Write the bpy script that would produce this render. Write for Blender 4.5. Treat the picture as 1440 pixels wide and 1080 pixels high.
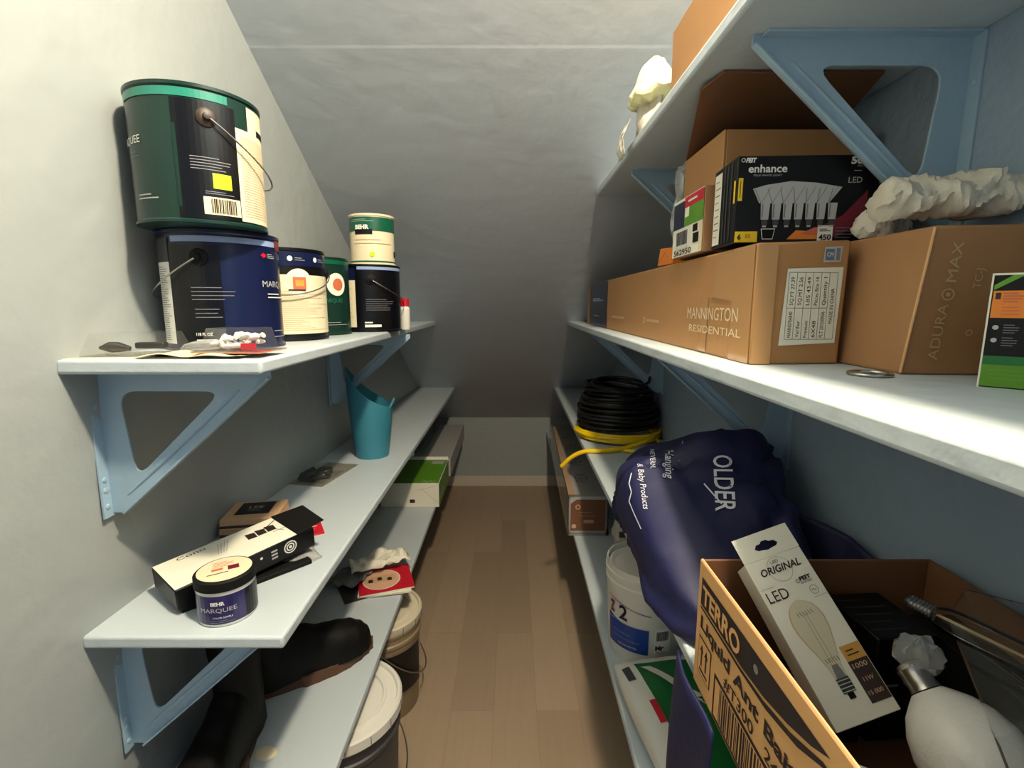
import bpy, math, random
from mathutils import Vector, Matrix, noise
from mathutils.bvhtree import BVHTree
R = math.radians
for o in list(bpy.data.objects): bpy.data.objects.remove(o)
scn = bpy.context.scene
COL = scn.collection
random.seed(7)

# ------------------------------------------------------------------ camera, world, light
CAMZ = 1.14
cd = bpy.data.cameras.new('camera'); cam = bpy.data.objects.new('camera', cd); COL.objects.link(cam)
cd.sensor_width = 36; cd.lens = 17.5; cd.clip_start = .01
cam.location = (0, 0, CAMZ); cam.rotation_euler = (R(90 - 9.09), 0, 0)
scn.camera = cam
w = bpy.data.worlds.new('world'); scn.world = w; w.use_nodes = True
w.node_tree.nodes['Background'].inputs[0].default_value = (.70, .82, 1, 1)
w.node_tree.nodes['Background'].inputs[1].default_value = .38
scn.view_settings.view_transform = 'Standard'; scn.view_settings.look = 'None'
scn.view_settings.exposure = 0; scn.view_settings.gamma = 1; scn.view_settings.use_curve_mapping = False
ld = bpy.data.lights.new('ceiling_bulb_light', 'POINT'); ld.energy = 88; ld.color = (1, .845, .62); ld.shadow_soft_size = .035
lo = bpy.data.objects.new('ceiling_bulb_light', ld); lo.location = (.15, .23, 1.97); COL.objects.link(lo)

# ------------------------------------------------------------------ materials
MATS = {}
def mat(name, col, rough=.6, metal=0, spec=.5, noise_amt=0, nscale=20, bump=0, bscale=60, trans=0, emis=None, coat=0):
    m = bpy.data.materials.new(name); m.use_nodes = True
    nt = m.node_tree; b = nt.nodes['Principled BSDF']
    c = tuple(((x/255)/12.92 if x/255 <= .04045 else ((x/255+.055)/1.055)**2.4) for x in col) + (1,)
    b.inputs['Base Color'].default_value = c; b.inputs['Roughness'].default_value = rough
    b.inputs['Metallic'].default_value = metal; b.inputs['Specular IOR Level'].default_value = spec
    b.inputs['Coat Weight'].default_value = coat
    if trans: b.inputs['Transmission Weight'].default_value = trans
    if noise_amt or bump:
        tc = nt.nodes.new('ShaderNodeTexCoord')
    if noise_amt:
        n = nt.nodes.new('ShaderNodeTexNoise'); n.inputs['Scale'].default_value = nscale; n.inputs['Detail'].default_value = 5
        nt.links.new(tc.outputs['Object'], n.inputs['Vector'])
        mr = nt.nodes.new('ShaderNodeMapRange'); mr.inputs[3].default_value = 1-noise_amt; mr.inputs[4].default_value = 1+noise_amt
        nt.links.new(n.outputs['Fac'], mr.inputs[0])
        mx = nt.nodes.new('ShaderNodeVectorMath'); mx.operation = 'SCALE'; mx.inputs[0].default_value = c[:3]
        nt.links.new(mr.outputs[0], mx.inputs['Scale']); nt.links.new(mx.outputs[0], b.inputs['Base Color'])
    if bump:
        n2 = nt.nodes.new('ShaderNodeTexNoise'); n2.inputs['Scale'].default_value = bscale; n2.inputs['Detail'].default_value = 4
        nt.links.new(tc.outputs['Object'], n2.inputs['Vector'])
        bp = nt.nodes.new('ShaderNodeBump'); bp.inputs['Strength'].default_value = bump; bp.inputs['Distance'].default_value = .004
        nt.links.new(n2.outputs['Fac'], bp.inputs['Height']); nt.links.new(bp.outputs[0], b.inputs['Normal'])
    MATS[name] = m; return m
mat('wall_paint', (158, 164, 163), .5, bump=.75, bscale=22, noise_amt=.02, nscale=3)
mat('wall_blue', (146, 165, 182), .5, bump=.7, bscale=45, noise_amt=.03, nscale=4)
mat('ceiling_paint', (180, 188, 196), .45, bump=.5, bscale=16, noise_amt=.03, nscale=3)
mat('shelf_paint', (188, 199, 204), .42, bump=.5, bscale=30, noise_amt=.02, nscale=8)
mat('bracket_paint', (156, 182, 200), .38, bump=.3, bscale=50, noise_amt=.04, nscale=14)
mat('trim_paint', (205, 195, 178), .5, noise_amt=.06, nscale=6)
mat('cardboard', (172, 126, 78), .75, noise_amt=.06, nscale=9, bump=.15, bscale=40)
mat('cardboard_b', (160, 116, 76), .75, noise_amt=.06, nscale=9, bump=.15, bscale=40)
mat('cardboard_shade', (118, 78, 48), .8, noise_amt=.05, nscale=12)  # darker cardboard: shade inside the carton and under the flap put into colour
mat('cardboard_edge', (214, 168, 118), .8)
mat('ochre', (206, 158, 100), .7, noise_amt=.04, nscale=10)
mat('tape', (182, 138, 90), .18, spec=.7)
mat('white', (232, 230, 222), .5); mat('cream', (226, 214, 180), .5, noise_amt=.02); mat('paper', (232, 228, 210), .7, noise_amt=.04, nscale=25)
mat('offtext', (222, 205, 170), .6); mat('faint', (190, 158, 118), .6)
mat('black', (9, 8, 9), .4, spec=.3); mat('matte_black', (11, 10, 10), .7, spec=.25); mat('ink', (34, 20, 18), .7)
mat('navy', (14, 24, 60), .28, spec=.4); mat('navy_dark', (7, 8, 14), .28, spec=.4); mat('indigo', (34, 28, 84), .3, coat=.3)
mat('paleblue', (140, 160, 200), .35); mat('darkred', (110, 24, 44), .35); mat('red', (196, 22, 44), .4); mat('orange', (226, 130, 40), .5)
mat('dgreen', (16, 46, 38), .28, spec=.4); mat('mgreen', (12, 86, 62), .3); mat('teal_band', (36, 122, 104), .3); mat('lime', (190, 220, 20), .4)
mat('leaf', (92, 150, 34), .4); mat('olive', (86, 140, 24), .4); mat('kgreen', (10, 104, 44), .4); mat('yellow', (236, 196, 10), .4)
mat('yellowcord', (238, 200, 12), .4); mat('steel', (180, 178, 172), .28, 1); mat('darksteel', (90, 88, 84), .3, 1)
mat('greytext', (120, 120, 128), .5); mat('lightgrey', (178, 178, 176), .5); mat('grey', (120, 122, 122), .5); mat('dgrey', (62, 62, 64), .5)
mat('teal', (56, 128, 148), .4); mat('rubber', (9, 7, 7), .62, spec=.25, bump=.2, bscale=90); mat('sole', (92, 62, 44), .7, bump=.3, bscale=120)
mat('bagblue', (19, 22, 66), .6, bump=.25, bscale=60, noise_amt=.06); mat('bagtext', (220, 222, 232), .6)
mat('plastic_white', (226, 224, 214), .35, noise_amt=.03, nscale=8); mat('plastic_cream', (216, 206, 182), .35, noise_amt=.05, nscale=8)
mat('bucketblue', (20, 66, 150), .35); mat('bulbwhite', (236, 234, 228), .3, bump=.2, bscale=200)
mat('cloth', (228, 226, 176), .9, bump=.5, bscale=60); mat('rag', (206, 200, 184), .85, bump=.5, bscale=70, noise_amt=.05)
mat('tan', (196, 158, 122), .6); mat('brownpack', (118, 66, 24), .35, coat=.4); mat('amber', (206, 152, 66), .5); mat('choc', (50, 34, 26), .5)
mat('skinprint', (214, 170, 140), .6); mat('bluepic', (96, 116, 140), .4); mat('cable', (13, 12, 12), .45, spec=.4); mat('stickred', (200, 104, 70), .5)
mat('filament', (150, 128, 100), .5); mat('goldprint', (198, 172, 120), .5); mat('glassprint', (214, 204, 176), .4); mat('bucketbrown', (150, 132, 104), .4)
def clear_mat(name, tint, base, rough=.08, solid=0):
    m = bpy.data.materials.new(name); m.use_nodes = True; nt = m.node_tree; nt.nodes.clear()
    out = nt.nodes.new('ShaderNodeOutputMaterial'); t = nt.nodes.new('ShaderNodeBsdfTransparent'); t.inputs[0].default_value = (*tint, 1)
    g = nt.nodes.new('ShaderNodeBsdfGlossy'); g.inputs['Roughness'].default_value = rough; g.inputs[0].default_value = (.95, .95, .95, 1)
    lw = nt.nodes.new('ShaderNodeLayerWeight'); lw.inputs[0].default_value = base
    mx = nt.nodes.new('ShaderNodeMixShader'); nt.links.new(lw.outputs['Fresnel'], mx.inputs[0])
    nt.links.new(t.outputs[0], mx.inputs[1]); nt.links.new(g.outputs[0], mx.inputs[2])
    last = mx
    if solid:
        d = nt.nodes.new('ShaderNodeBsdfDiffuse'); d.inputs[0].default_value = (.75, .75, .72, 1)
        m2 = nt.nodes.new('ShaderNodeMixShader'); m2.inputs[0].default_value = solid
        nt.links.new(mx.outputs[0], m2.inputs[1]); nt.links.new(d.outputs[0], m2.inputs[2]); last = m2
    nt.links.new(last.outputs[0], out.inputs[0]); MATS[name] = m
clear_mat('clear', (.97, .975, .97), .12, .1, .03)
clear_mat('film', (.93, .94, .94), .2, .18, .22)
clear_mat('glass', (.95, .93, .87), .25, .04)
def floor_mat():
    m = bpy.data.materials.new('floor_planks'); m.use_nodes = True; nt = m.node_tree; b = nt.nodes['Principled BSDF']
    tc = nt.nodes.new('ShaderNodeTexCoord'); mp = nt.nodes.new('ShaderNodeMapping'); mp.inputs['Rotation'].default_value = (0, 0, R(90)); mp.inputs['Location'].default_value = (.33, .052, 0)
    nt.links.new(tc.outputs['Object'], mp.inputs[0])
    br = nt.nodes.new('ShaderNodeTexBrick'); br.offset = .37; br.inputs['Scale'].default_value = 1
    br.inputs['Brick Width'].default_value = .92; br.inputs['Row Height'].default_value = .122; br.inputs['Mortar Size'].default_value = .0007
    br.inputs['Color1'].default_value = (.34, .25, .17, 1); br.inputs['Color2'].default_value = (.42, .315, .215, 1); br.inputs['Mortar'].default_value = (.26, .19, .125, 1)
    br.inputs['Mortar Smooth'].default_value = .5; br.inputs['Bias'].default_value = -.1
    nt.links.new(mp.outputs[0], br.inputs['Vector'])
    m2 = nt.nodes.new('ShaderNodeMapping'); m2.inputs['Scale'].default_value = (14, 1.2, 1); nt.links.new(tc.outputs['Object'], m2.inputs[0])
    n = nt.nodes.new('ShaderNodeTexNoise'); n.inputs['Scale'].default_value = 5; n.inputs['Detail'].default_value = 6; nt.links.new(m2.outputs[0], n.inputs['Vector'])
    mr = nt.nodes.new('ShaderNodeMapRange'); mr.inputs[3].default_value = .93; mr.inputs[4].default_value = 1.07; nt.links.new(n.outputs['Fac'], mr.inputs[0])
    s = nt.nodes.new('ShaderNodeVectorMath'); s.operation = 'SCALE'; nt.links.new(br.outputs['Color'], s.inputs[0]); nt.links.new(mr.outputs[0], s.inputs['Scale'])
    nt.links.new(s.outputs[0], b.inputs['Base Color']); b.inputs['Roughness'].default_value = .45
    MATS['floor_planks'] = m
floor_mat()

# ------------------------------------------------------------------ text
_tc = {}
def text_polys(s, bold=0, shear=0):
    k = (s, bold, shear)
    if k in _tc: return _tc[k]
    cu = bpy.data.curves.new('t', 'FONT'); cu.body = s; cu.offset = bold; cu.shear = shear; cu.resolution_u = 3
    o = bpy.data.objects.new('t', cu); COL.objects.link(o)
    dg = bpy.context.evaluated_depsgraph_get(); dg.update()
    me = bpy.data.meshes.new_from_object(o.evaluated_get(dg))
    vs = [(v.co.x, v.co.y) for v in me.vertices]; fs = [tuple(p.vertices) for p in me.polygons]
    bpy.data.objects.remove(o); bpy.data.curves.remove(cu); bpy.data.meshes.remove(me)
    if vs:
        x0 = min(v[0] for v in vs); x1 = max(v[0] for v in vs)
    else: x0, x1 = 0, 1
    _tc[k] = (vs, fs, x0, x1); return _tc[k]

# ------------------------------------------------------------------ mesh builder
def plane(o, u, v):
    o, u, v = Vector(o), Vector(u).normalized(), Vector(v).normalized(); n = u.cross(v)
    return lambda x, y, l=1: o + u*x + v*y + n*(.0003*l)
def cyl(rad, z0=0, phi0=0):
    def f(x, y, l=1):
        a = R(phi0) + x/rad; rr = rad + .0004*l
        return Vector((rr*math.sin(a), -rr*math.cos(a), z0 + y))
    f.curved = True
    return f
class MB:
    def __init__(s): s.v = []; s.f = []; s.m = []; s.names = []
    def mi(s, m):
        if m not in s.names: s.names.append(m)
        return s.names.index(m)
    def add(s, vs, fs, m, M=None):
        b = len(s.v); k = s.mi(m)
        s.v += [(M @ Vector(v) if M else Vector(v)) for v in vs]
        for f in fs: s.f.append([b+i for i in f]); s.m.append(k)
        return s
    def hexa(s, p, m, M=None):   # p: 4 bottom ccw, 4 top ccw
        return s.add(p, [(3,2,1,0),(4,5,6,7),(0,1,5,4),(1,2,6,5),(2,3,7,6),(3,0,4,7)], m, M)
    def box(s, x0, x1, y0, y1, z0, z1, m, M=None):
        return s.hexa([(x0,y0,z0),(x1,y0,z0),(x1,y1,z0),(x0,y1,z0),(x0,y0,z1),(x1,y0,z1),(x1,y1,z1),(x0,y1,z1)], m, M)
    def lathe(s, prof, m, seg=48, c=(0,0), M=None, capb=True, capt=True, sx=1, sy=1):
        vs = []; fs = []
        for r, z in prof:
            for i in range(seg):
                a = 2*math.pi*i/seg; vs.append((c[0]+sx*r*math.cos(a), c[1]+sy*r*math.sin(a), z))
        n = len(prof)
        for j in range(n-1):
            for i in range(seg):
                k = (i+1) % seg; fs.append((j*seg+i, j*seg+k, (j+1)*seg+k, (j+1)*seg+i))
        if capb: fs.append(tuple(reversed(range(seg))))
        if capt: fs.append(tuple(range((n-1)*seg, n*seg)))
        return s.add(vs, fs, m, M)
    def tube(s, pts, r, m, seg=10, closed=False, flat=1, M=None):
        pts = [Vector(p) for p in pts]; n = len(pts); vs = []; fs = []; up = None
        for i, p in enumerate(pts):
            if closed: t = pts[(i+1) % n] - pts[i-1]
            else: t = pts[min(i+1, n-1)] - pts[max(i-1, 0)]
            t.normalize()
            if up is None: up = Vector((0,0,1)) if abs(t.z) < .9 else Vector((1,0,0))
            a = t.cross(up)
            if a.length < 1e-4: a = t.orthogonal()
            a.normalize(); b = a.cross(t); up = b
            rr = r[i] if isinstance(r, (list, tuple)) else r
            for k in range(seg):
                q = 2*math.pi*k/seg; vs.append(p + a*rr*math.cos(q) + b*rr*flat*math.sin(q))
        for i in range(n if closed else n-1):
            j = (i+1) % n
            for k in range(seg):
                l = (k+1) % seg; fs.append((i*seg+k, i*seg+l, j*seg+l, j*seg+k))
        if not closed: fs.append(tuple(reversed(range(seg)))); fs.append(tuple(range((n-1)*seg, n*seg)))
        return s.add(vs, fs, m, M)
    def grid(s, fn, nu, nv, m, closed_u=False, caps=False):
        vs = [fn(i/nu, j/nv) for j in range(nv+1) for i in range(nu if closed_u else nu+1)]
        w_ = nu if closed_u else nu+1; fs = []
        for j in range(nv):
            for i in range(nu):
                k = (i+1) % w_; fs.append((j*w_+i, j*w_+k, (j+1)*w_+k, (j+1)*w_+i))
        if caps: fs.append(tuple(reversed(range(w_)))); fs.append(tuple(range(nv*w_, nv*w_+w_)))
        return s.add(vs, fs, m)
    # flat printing on a surface map
    def rect(s, mp, x0, y0, x1, y1, m, l=1):
        n = max(1, int((x1-x0)/.006)) if getattr(mp, 'curved', 0) else 1
        for i in range(n):
            a = x0+(x1-x0)*i/n; b = x0+(x1-x0)*(i+1)/n
            s.add([mp(a,y0,l), mp(b,y0,l), mp(b,y1,l), mp(a,y1,l)], [(0,1,2,3)], m)
        return s
    def poly(s, mp, pts, m, l=1):
        return s.add([mp(x,y,l) for x, y in pts], [tuple(range(len(pts)))], m)
    def disc(s, mp, x, y, r, m, l=1, r2=None, inner=0, n=28):
        r2 = r2 or r
        if inner:
            vs = [mp(x+r*math.cos(2*math.pi*i/n), y+r2*math.sin(2*math.pi*i/n), l) for i in range(n)] + [mp(x+r*inner*math.cos(2*math.pi*i/n), y+r2*inner*math.sin(2*math.pi*i/n), l) for i in range(n)]
            return s.add(vs, [(i, (i+1) % n, n+(i+1) % n, n+i) for i in range(n)], m)
        return s.add([mp(x,y,l)] + [mp(x+r*math.cos(2*math.pi*i/n), y+r2*math.sin(2*math.pi*i/n), l) for i in range(n)], [(0, i+1, (i+1) % n+1) for i in range(n)], m)
    def line(s, mp, x0, y0, x1, y1, wd, m, l=1):
        d = Vector((x1-x0, y1-y0)); d.normalize(); a = Vector((-d.y, d.x))*wd/2
        return s.poly(mp, [(x0-a.x,y0-a.y),(x1-a.x,y1-a.y),(x1+a.x,y1+a.y),(x0+a.x,y0+a.y)], m, l)
    def text(s, mp, t, x, y, h, m, w=None, rot=0, l=2, bold=0, shear=0, align='l'):
        vs, fs, x0, x1 = text_polys(t, bold, shear)
        sc = h/.72; sx = (w/(x1-x0)) if w else sc
        W = (x1-x0)*sx; ox = {'l': 0, 'c': -W/2, 'r': -W}[align]
        c, n = math.cos(R(rot)), math.sin(R(rot)); out = []
        for a, b in vs:
            px = (a-x0)*sx+ox; py = b*sc
            out.append(mp(x+px*c-py*n, y+px*n+py*c, l))
        return s.add(out, fs, m)
    def lines(s, mp, x0, y0, x1, y1, n, m, th=.0008, l=1, seed=1):   # rows of print too small to read
        rr = random.Random(seed)
        for i in range(n):
            y = y1-(y1-y0)*(i+.5)/n; s.rect(mp, x0, y-th/2, x0+(x1-x0)*rr.uniform(.6, 1), y+th/2, m, l)
        return s
    def barcode(s, mp, x0, y0, x1, y1, m='matte_black', l=2, seed=3, n=22):
        rr = random.Random(seed); x = x0; p = (x1-x0)/n
        while x < x1-p:
            a = p*rr.choice([.4, .6, 1.0]); s.rect(mp, x, y0, x+a, y1, m, l); x += a+p*rr.choice([.4, .7])
        return s
    def build(s, name, parent=None, bevel=0, smooth=35, sub=0, solid=0, bseg=2):
        me = bpy.data.meshes.new(name); me.from_pydata([tuple(v) for v in s.v], [], s.f)
        for n in s.names: me.materials.append(MATS[n])
        me.polygons.foreach_set('material_index', s.m); me.validate(); me.update()
        if smooth: me.shade_smooth(); me.set_sharp_from_angle(angle=R(smooth))
        o = bpy.data.objects.new(name, me); COL.objects.link(o)
        if parent: o.parent = parent
        if solid:
            q = o.modifiers.new('solidify', 'SOLIDIFY'); q.thickness = solid; q.offset = 0
        if bevel:
            q = o.modifiers.new('bevel', 'BEVEL'); q.width = bevel; q.segments = bseg; q.limit_method = 'ANGLE'; q.angle_limit = R(50)
        if sub:
            q = o.modifiers.new('subdivision', 'SUBSURF'); q.levels = sub; q.render_levels = sub
        return o
def thing(name, label, cat, loc=(0,0,0), rz=0, group=None, rot=None):
    o = bpy.data.objects.new(name, None); COL.objects.link(o); o.empty_display_size = .02
    o.location = loc; o.rotation_euler = rot if rot else (0, 0, R(rz)); return tag(o, label, cat, group)
def tag(o, label, cat, group=None):
    o['label'] = label; o['category'] = cat
    if group: o['group'] = group
    return o
def struct(o): o['kind'] = 'structure'; return o
def lab(o, t): o['label'] = t; return o

# ------------------------------------------------------------------ room shell
S0, S1, S2, S3 = 1.438, 1.074, .707, .355
TH = .018
WR = .488; KY = 3.03
def lw(y, z): return -.557 + .0367*(y-.6) + .05*((z-CAMZ)+.25)
def ceil_z(y): return CAMZ + 1.107 - .595*y
def ceil_y(z): return (CAMZ + 1.107 - z)/.595
NB = -.9
struct(MB().box(-.9, .7, NB, KY+.1, -.05, 0, 'floor_planks').build('floor'))
b = MB()
b.hexa([(-.8,NB,0),(lw(NB,0),NB,0),(lw(KY+.05,0),KY+.05,0),(-.8,KY+.05,0),(-.8,NB,2.9),(lw(NB,2.9),NB,2.9),(lw(KY+.05,2.9),KY+.05,2.9),(-.8,KY+.05,2.9)], 'wall_paint')
struct(b.build('wall_left'))
struct(MB().box(WR, WR+.1, NB, KY+.05, 0, 2.9, 'wall_blue').build('wall_right'))
struct(MB().box(-.7, .6, KY, KY+.08, 0, .52, 'wall_paint').build('wall_back'))
# sloped ceiling, drywall seam at y 1.04
b = MB(); prof = [(KY+.15, 0), (1.047, 0), (1.045, 0), (1.040, .0005), (NB, .0005)]
def cs(y, d): return ceil_z(y)+d
b.add([(x, y, cs(y, d)) for x in (-.85, .65) for y, d in prof] + [(x, y, cs(y, .1)) for x in (-.85, .65) for y in (KY+.15, NB)],
      [(0,1,6,5),(1,2,7,6),(2,3,8,7),(3,4,9,8),(10,11,13,12),(0,5,12,10),(4,11,13,9)], 'ceiling_paint')
struct(b.build('ceiling', smooth=0))
struct(MB().box(lw(KY,0)+.0, WR, KY-.014, KY, 0, .068, 'trim_paint').build('baseboard_back', bevel=.003))

# ------------------------------------------------------------------ shelves and brackets
def bracket(parent, x, y, z, sgn, W=.235, H=.2, screws=True):
    """stamped steel bracket: plate in XZ with rounded triangular opening; sgn=+1 arm points +x"""
    def T(p): return (x+sgn*p[0], y+p[1], z+p[2])
    outer = [(0,0),(W,0),(W,-.012),(.022,-H),(0,-H)]
    cen = (.075,-.06)
    tri = [(.030,-.030),(.168,-.030),(.042,-.150)]
    hole = []
    for i, p in enumerate(tri):
        a = Vector(tri[i-1]); q = Vector(p); c = Vector(tri[(i+1) % 3])
        da = (a-q).normalized(); dc = (c-q).normalized(); rr = .024
        for k in range(9):
            t = k/8; hole.append(tuple((q+da*rr)*(1-t)**2 + q*2*t*(1-t) + (q+dc*rr)*t*t))
    def hit(poly, a):
        d = (math.cos(a), math.sin(a)); best = None
        for i in range(len(poly)):
            p, q = poly[i], poly[(i+1) % len(poly)]; ex, ey = q[0]-p[0], q[1]-p[1]
            den = d[0]*ey-d[1]*ex
            if abs(den) < 1e-12: continue
            px, py = p[0]-cen[0], p[1]-cen[1]
            t = (px*ey-py*ex)/den; u = (px*d[1]-py*d[0])/den
            if t > 0 and -1e-6 <= u <= 1+1e-6 and (best is None or t < best): best = t
        return (cen[0]+d[0]*best, cen[1]+d[1]*best)
    angs = sorted(set([2*math.pi*i/80-math.pi for i in range(80)] + [math.atan2(p[1]-cen[1], p[0]-cen[0]) for p in outer]))
    n = len(angs); vs = []
    for yy in (-.0015, .0015):
        for poly in (outer, hole):
            vs += [T((hit(poly, a)[0], yy, hit(poly, a)[1])) for a in angs]
    fs = []
    for i in range(n):
        j = (i+1) % n
        fs += [(i, j, n+j, n+i), (2*n+j, 2*n+i, 3*n+i, 3*n+j), (j, i, 2*n+i, 2*n+j), (n+i, n+j, 3*n+j, 3*n+i)]
    b = MB(); b.add(vs, fs, 'bracket_paint')
    # wall flange, shelf flange, folded diagonal lip, stamped bead
    b.hexa([T(p) for p in [(0,-.016,-H-.004),(.003,-.016,-H-.004),(.003,.002,-H-.004),(0,.002,-H-.004),(0,-.016,-.002),(.003,-.016,-.002),(.003,.002,-.002),(0,.002,-.002)]], 'bracket_paint')
    b.hexa([T(p) for p in [(0,-.014,-.003),(W-.01,-.014,-.003),(W-.01,.002,-.003),(0,.002,-.003),(0,-.014,0),(W-.01,-.014,0),(W-.01,.002,0),(0,.002,0)]], 'bracket_paint')
    d = Vector((W-.022, 0, H-.012)).normalized(); nn = Vector((-d.z, 0, d.x))*.003
    A = Vector((.022, 0, -H)); B = Vector((W, 0, -.012))
    b.hexa([T(A+Vector((0,-.008,0))), T(A+Vector((0,.002,0))), T(A+nn+Vector((0,.002,0))), T(A+nn+Vector((0,-.008,0))),
            T(B+Vector((0,-.008,0))), T(B+Vector((0,.002,0))), T(B+nn+Vector((0,.002,0))), T(B+nn+Vector((0,-.008,0)))], 'bracket_paint')
    off = Vector((-d.z, 0, d.x))*.017
    pts = [A+off+d*(.02+(B-A).length*.78*k/12)+Vector((0,-.001,0)) for k in range(13)]
    rad = [.0035*math.sin(math.pi*(k+.6)/13.2)**.4 for k in range(13)]
    b.tube([T(p) for p in pts], rad, 'bracket_paint', 8)
    o = b.build('bracket', parent, bevel=.0006)
    if screws:
        for zz in (-.05, -.15, -.165, -.188):
            s = MB(); s.lathe([(.0038, 0), (.0034, .0012), (.0014, .0018)], 'bracket_paint', 12, M=Matrix.Translation(T((.003, -.009, zz))) @ Matrix.Rotation(sgn*R(90), 4, 'Y'))
            s.build('screw_head', o)
    return o
def shelf_left(z, label, brs, y0=.595):
    y1 = min(ceil_y(z)+.012, KY); t = tag(bpy.data.objects.new('wall_shelf', None), label, 'shelf'); COL.objects.link(t)
    zb = z-TH; xf = -.302
    b = MB(); b.hexa([(lw(y0,zb)-.002,y0,zb),(xf,y0,zb),(xf,y1,zb),(lw(y1,zb)-.002,y1,zb),(lw(y0,z)-.002,y0,z),(xf,y0,z),(xf,y1,z),(lw(y1,z)-.002,y1,z)], 'shelf_paint')
    b.build('board', t, bevel=.004, bseg=3)
    for y in brs: bracket(t, lw(y, zb-.15)+.001, y, zb, 1)
    return t
def shelf_right(z, label, brs, xf=.222, y0=.05):
    y1 = min(ceil_y(z)+.012, KY); t = tag(bpy.data.objects.new('wall_shelf', None), label, 'shelf'); COL.objects.link(t)
    MB().box(xf, WR+.001, y0, y1, z-TH, z, 'shelf_paint').build('board', t, bevel=.004, bseg=3)
    for y in brs: bracket(t, WR, y, z-TH, -1, screws=(y < .7))
    return t
shelf_left(S1, 'upper left shelf, white board on blue brackets, holding the paint cans', (.652, 1.42))
shelf_left(S2, 'middle left shelf with the teal vase and small cartons on it', (.655, 1.5))
shelf_left(S3, 'lowest left shelf carrying the dark boots and booklets', (), y0=.44)
shelf_right(S0, 'topmost right shelf, seen from below, with a large pierced bracket', (.575, 1.108))
shelf_right(S1, 'right shelf at eye height carrying the long cardboard boxes', (.86, 1.60))
shelf_right(S2, 'right shelf below eye height carrying the cable coil and blue bag', (1.3, ))
shelf_right(S3, 'lowest right shelf carrying the white pail and plastic wrapped pack', (), xf=.214)

# ------------------------------------------------------------------ paint cans
def can(label, x, y, z, rad, h, body, face=0, rim='steel', lug=None, side=1, drop=.06, group='paint cans on the upper left shelf'):
    t = thing('paint_can', label, 'paint can', (x, y, z), face, group)
    b = MB(); r = rad
    b.lathe([(r-.004, 0), (r+.0012, .0008), (r+.0012, .004), (r-.0006, .006), (r-.0006, h-.007), (r+.0014, h-.005), (r+.0014, h-.001), (r-.001, h), (r-.008, h), (r-.011, h-.004)], body, 72)
    b.build('body', t)
    l = MB(); l.lathe([(r-.0106, h-.0045), (r-.0106, h-.001), (r-.014, h-.0002), (r-.017, h-.003), (r*.3, h-.0032)], rim, 64); l.build('lid', t)
    if lug is not None:
        zl = h*.77; a0 = R(lug); hd = MB()
        pts = []
        for k in range(33):
            q = math.pi*k/32; a = a0+side*q; rr = r+.007+.004*math.sin(q)
            pts.append((rr*math.sin(a), -rr*math.cos(a), zl-drop*math.sin(q)**1.0))
        hd.tube(pts, .0012, 'steel', 8); hd.build('wire_handle', t)
        for a in (a0, a0+math.pi):
            e = MB(); M = Matrix.Translation((r*math.sin(a), -r*math.cos(a), zl)) @ Matrix.Rotation(a, 4, 'Z') @ Matrix.Rotation(R(90), 4, 'X')
            e.lathe([(.012, -.001), (.012, .002), (.009, .004), (.005, .0045), (.004, .009), (.002, .0095)], 'matte_black' if body != 'dgreen' else 'choc', 20, M=M); e.build('handle_ear', t)
    return t
GR = .0785
# A: big navy can
t = can('large navy gallon can directly under the tilted-looking green can, silver handle on its left', -.449, .79, S1, .081, .17, 'navy', 30, lug=-20, side=-1, drop=.055)
c = cyl(.081, 0, 0); b = MB(); D = lambda a: .081*R(a)
b.rect(c, D(-78), .01, D(-53), .125, 'white'); b.rect(c, D(-78), .125, D(-53), .158, 'dgrey')
b.lines(c, D(-76), .014, D(-56), .12, 34, 'greytext', l=2, th=.0009); b.build('instruction_label', t); b = MB(); b.rect(c, D(-52), .008, D(-2), .148, 'navy_dark'); b.rect(c, D(-48), .152, D(62), .160, 'paleblue'); b.rect(c, D(62), .148, D(95), .163, 'darkred', 2); b.rect(c, D(-95), .12, D(-79), .16, 'darkred')
b.lines(c, D(-30), .07, D(12), .092, 4, 'greytext', l=2, th=.001); b.lines(c, D(-28), .045, D(4), .062, 3, 'greytext', l=2, th=.001, seed=4)
b.text(c, 'MARQUEE', D(38), .092, .0095, 'lightgrey', w=.065); b.lines(c, D(44), .074, D(75), .084, 2, 'white', l=2, th=.0015)
b.text(c, '118 FL OZ', D(-29), .022, .0042, 'white', w=.022, bold=.02); b.rect(c, D(-29), .012, D(-10), .0165, 'white', 2)
b.poly(c, [(D(38), .138), (D(42), .142), (D(46), .138), (D(42), .134)], 'red', 2); b.lines(c, D(47), .134, D(60), .142, 3, 'lightgrey', l=2)
b.lines(c, D(50), .012, D(80), .03, 2, 'lightgrey', l=2)
b.build('printed_label', t)
# B: green/black can on top
t = can('green and black gallon can stacked on top of the large navy can', -.440, .742, S1+.1702, .0795, .170, 'dgreen', 31, lug=8, side=1, drop=.062)
c = cyl(.0795, 0, 0); b = MB(); D = lambda a: .0795*R(a)
b.rect(c, D(-20), .006, D(33), .150, 'navy_dark'); b.rect(c, D(33), .008, D(95), .128, 'cream'); b.rect(c, D(48), .125, D(95), .160, 'cream', 1); b.rect(c, D(33), .128, D(48), .150, 'dgreen', 1); b.rect(c, D(62), .128, D(84), .136, 'matte_black', 2)
b.rect(c, D(-92), .152, D(27), .162, 'teal_band'); b.rect(c, D(-20), .02, D(-17), .12, 'dgreen', 2)
b.text(c, 'MARQUEE', D(-52), .098, .0095, 'white', w=.06, align='r'); b.lines(c, D(-72), .08, D(-54), .09, 2, 'teal_band', l=2)
b.lines(c, D(-62), .028, D(-36), .037, 2, 'lightgrey', l=2, th=.0014); b.lines(c, D(-8), .066, D(28), .084, 5, 'greytext', l=2, th=.001)
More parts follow.
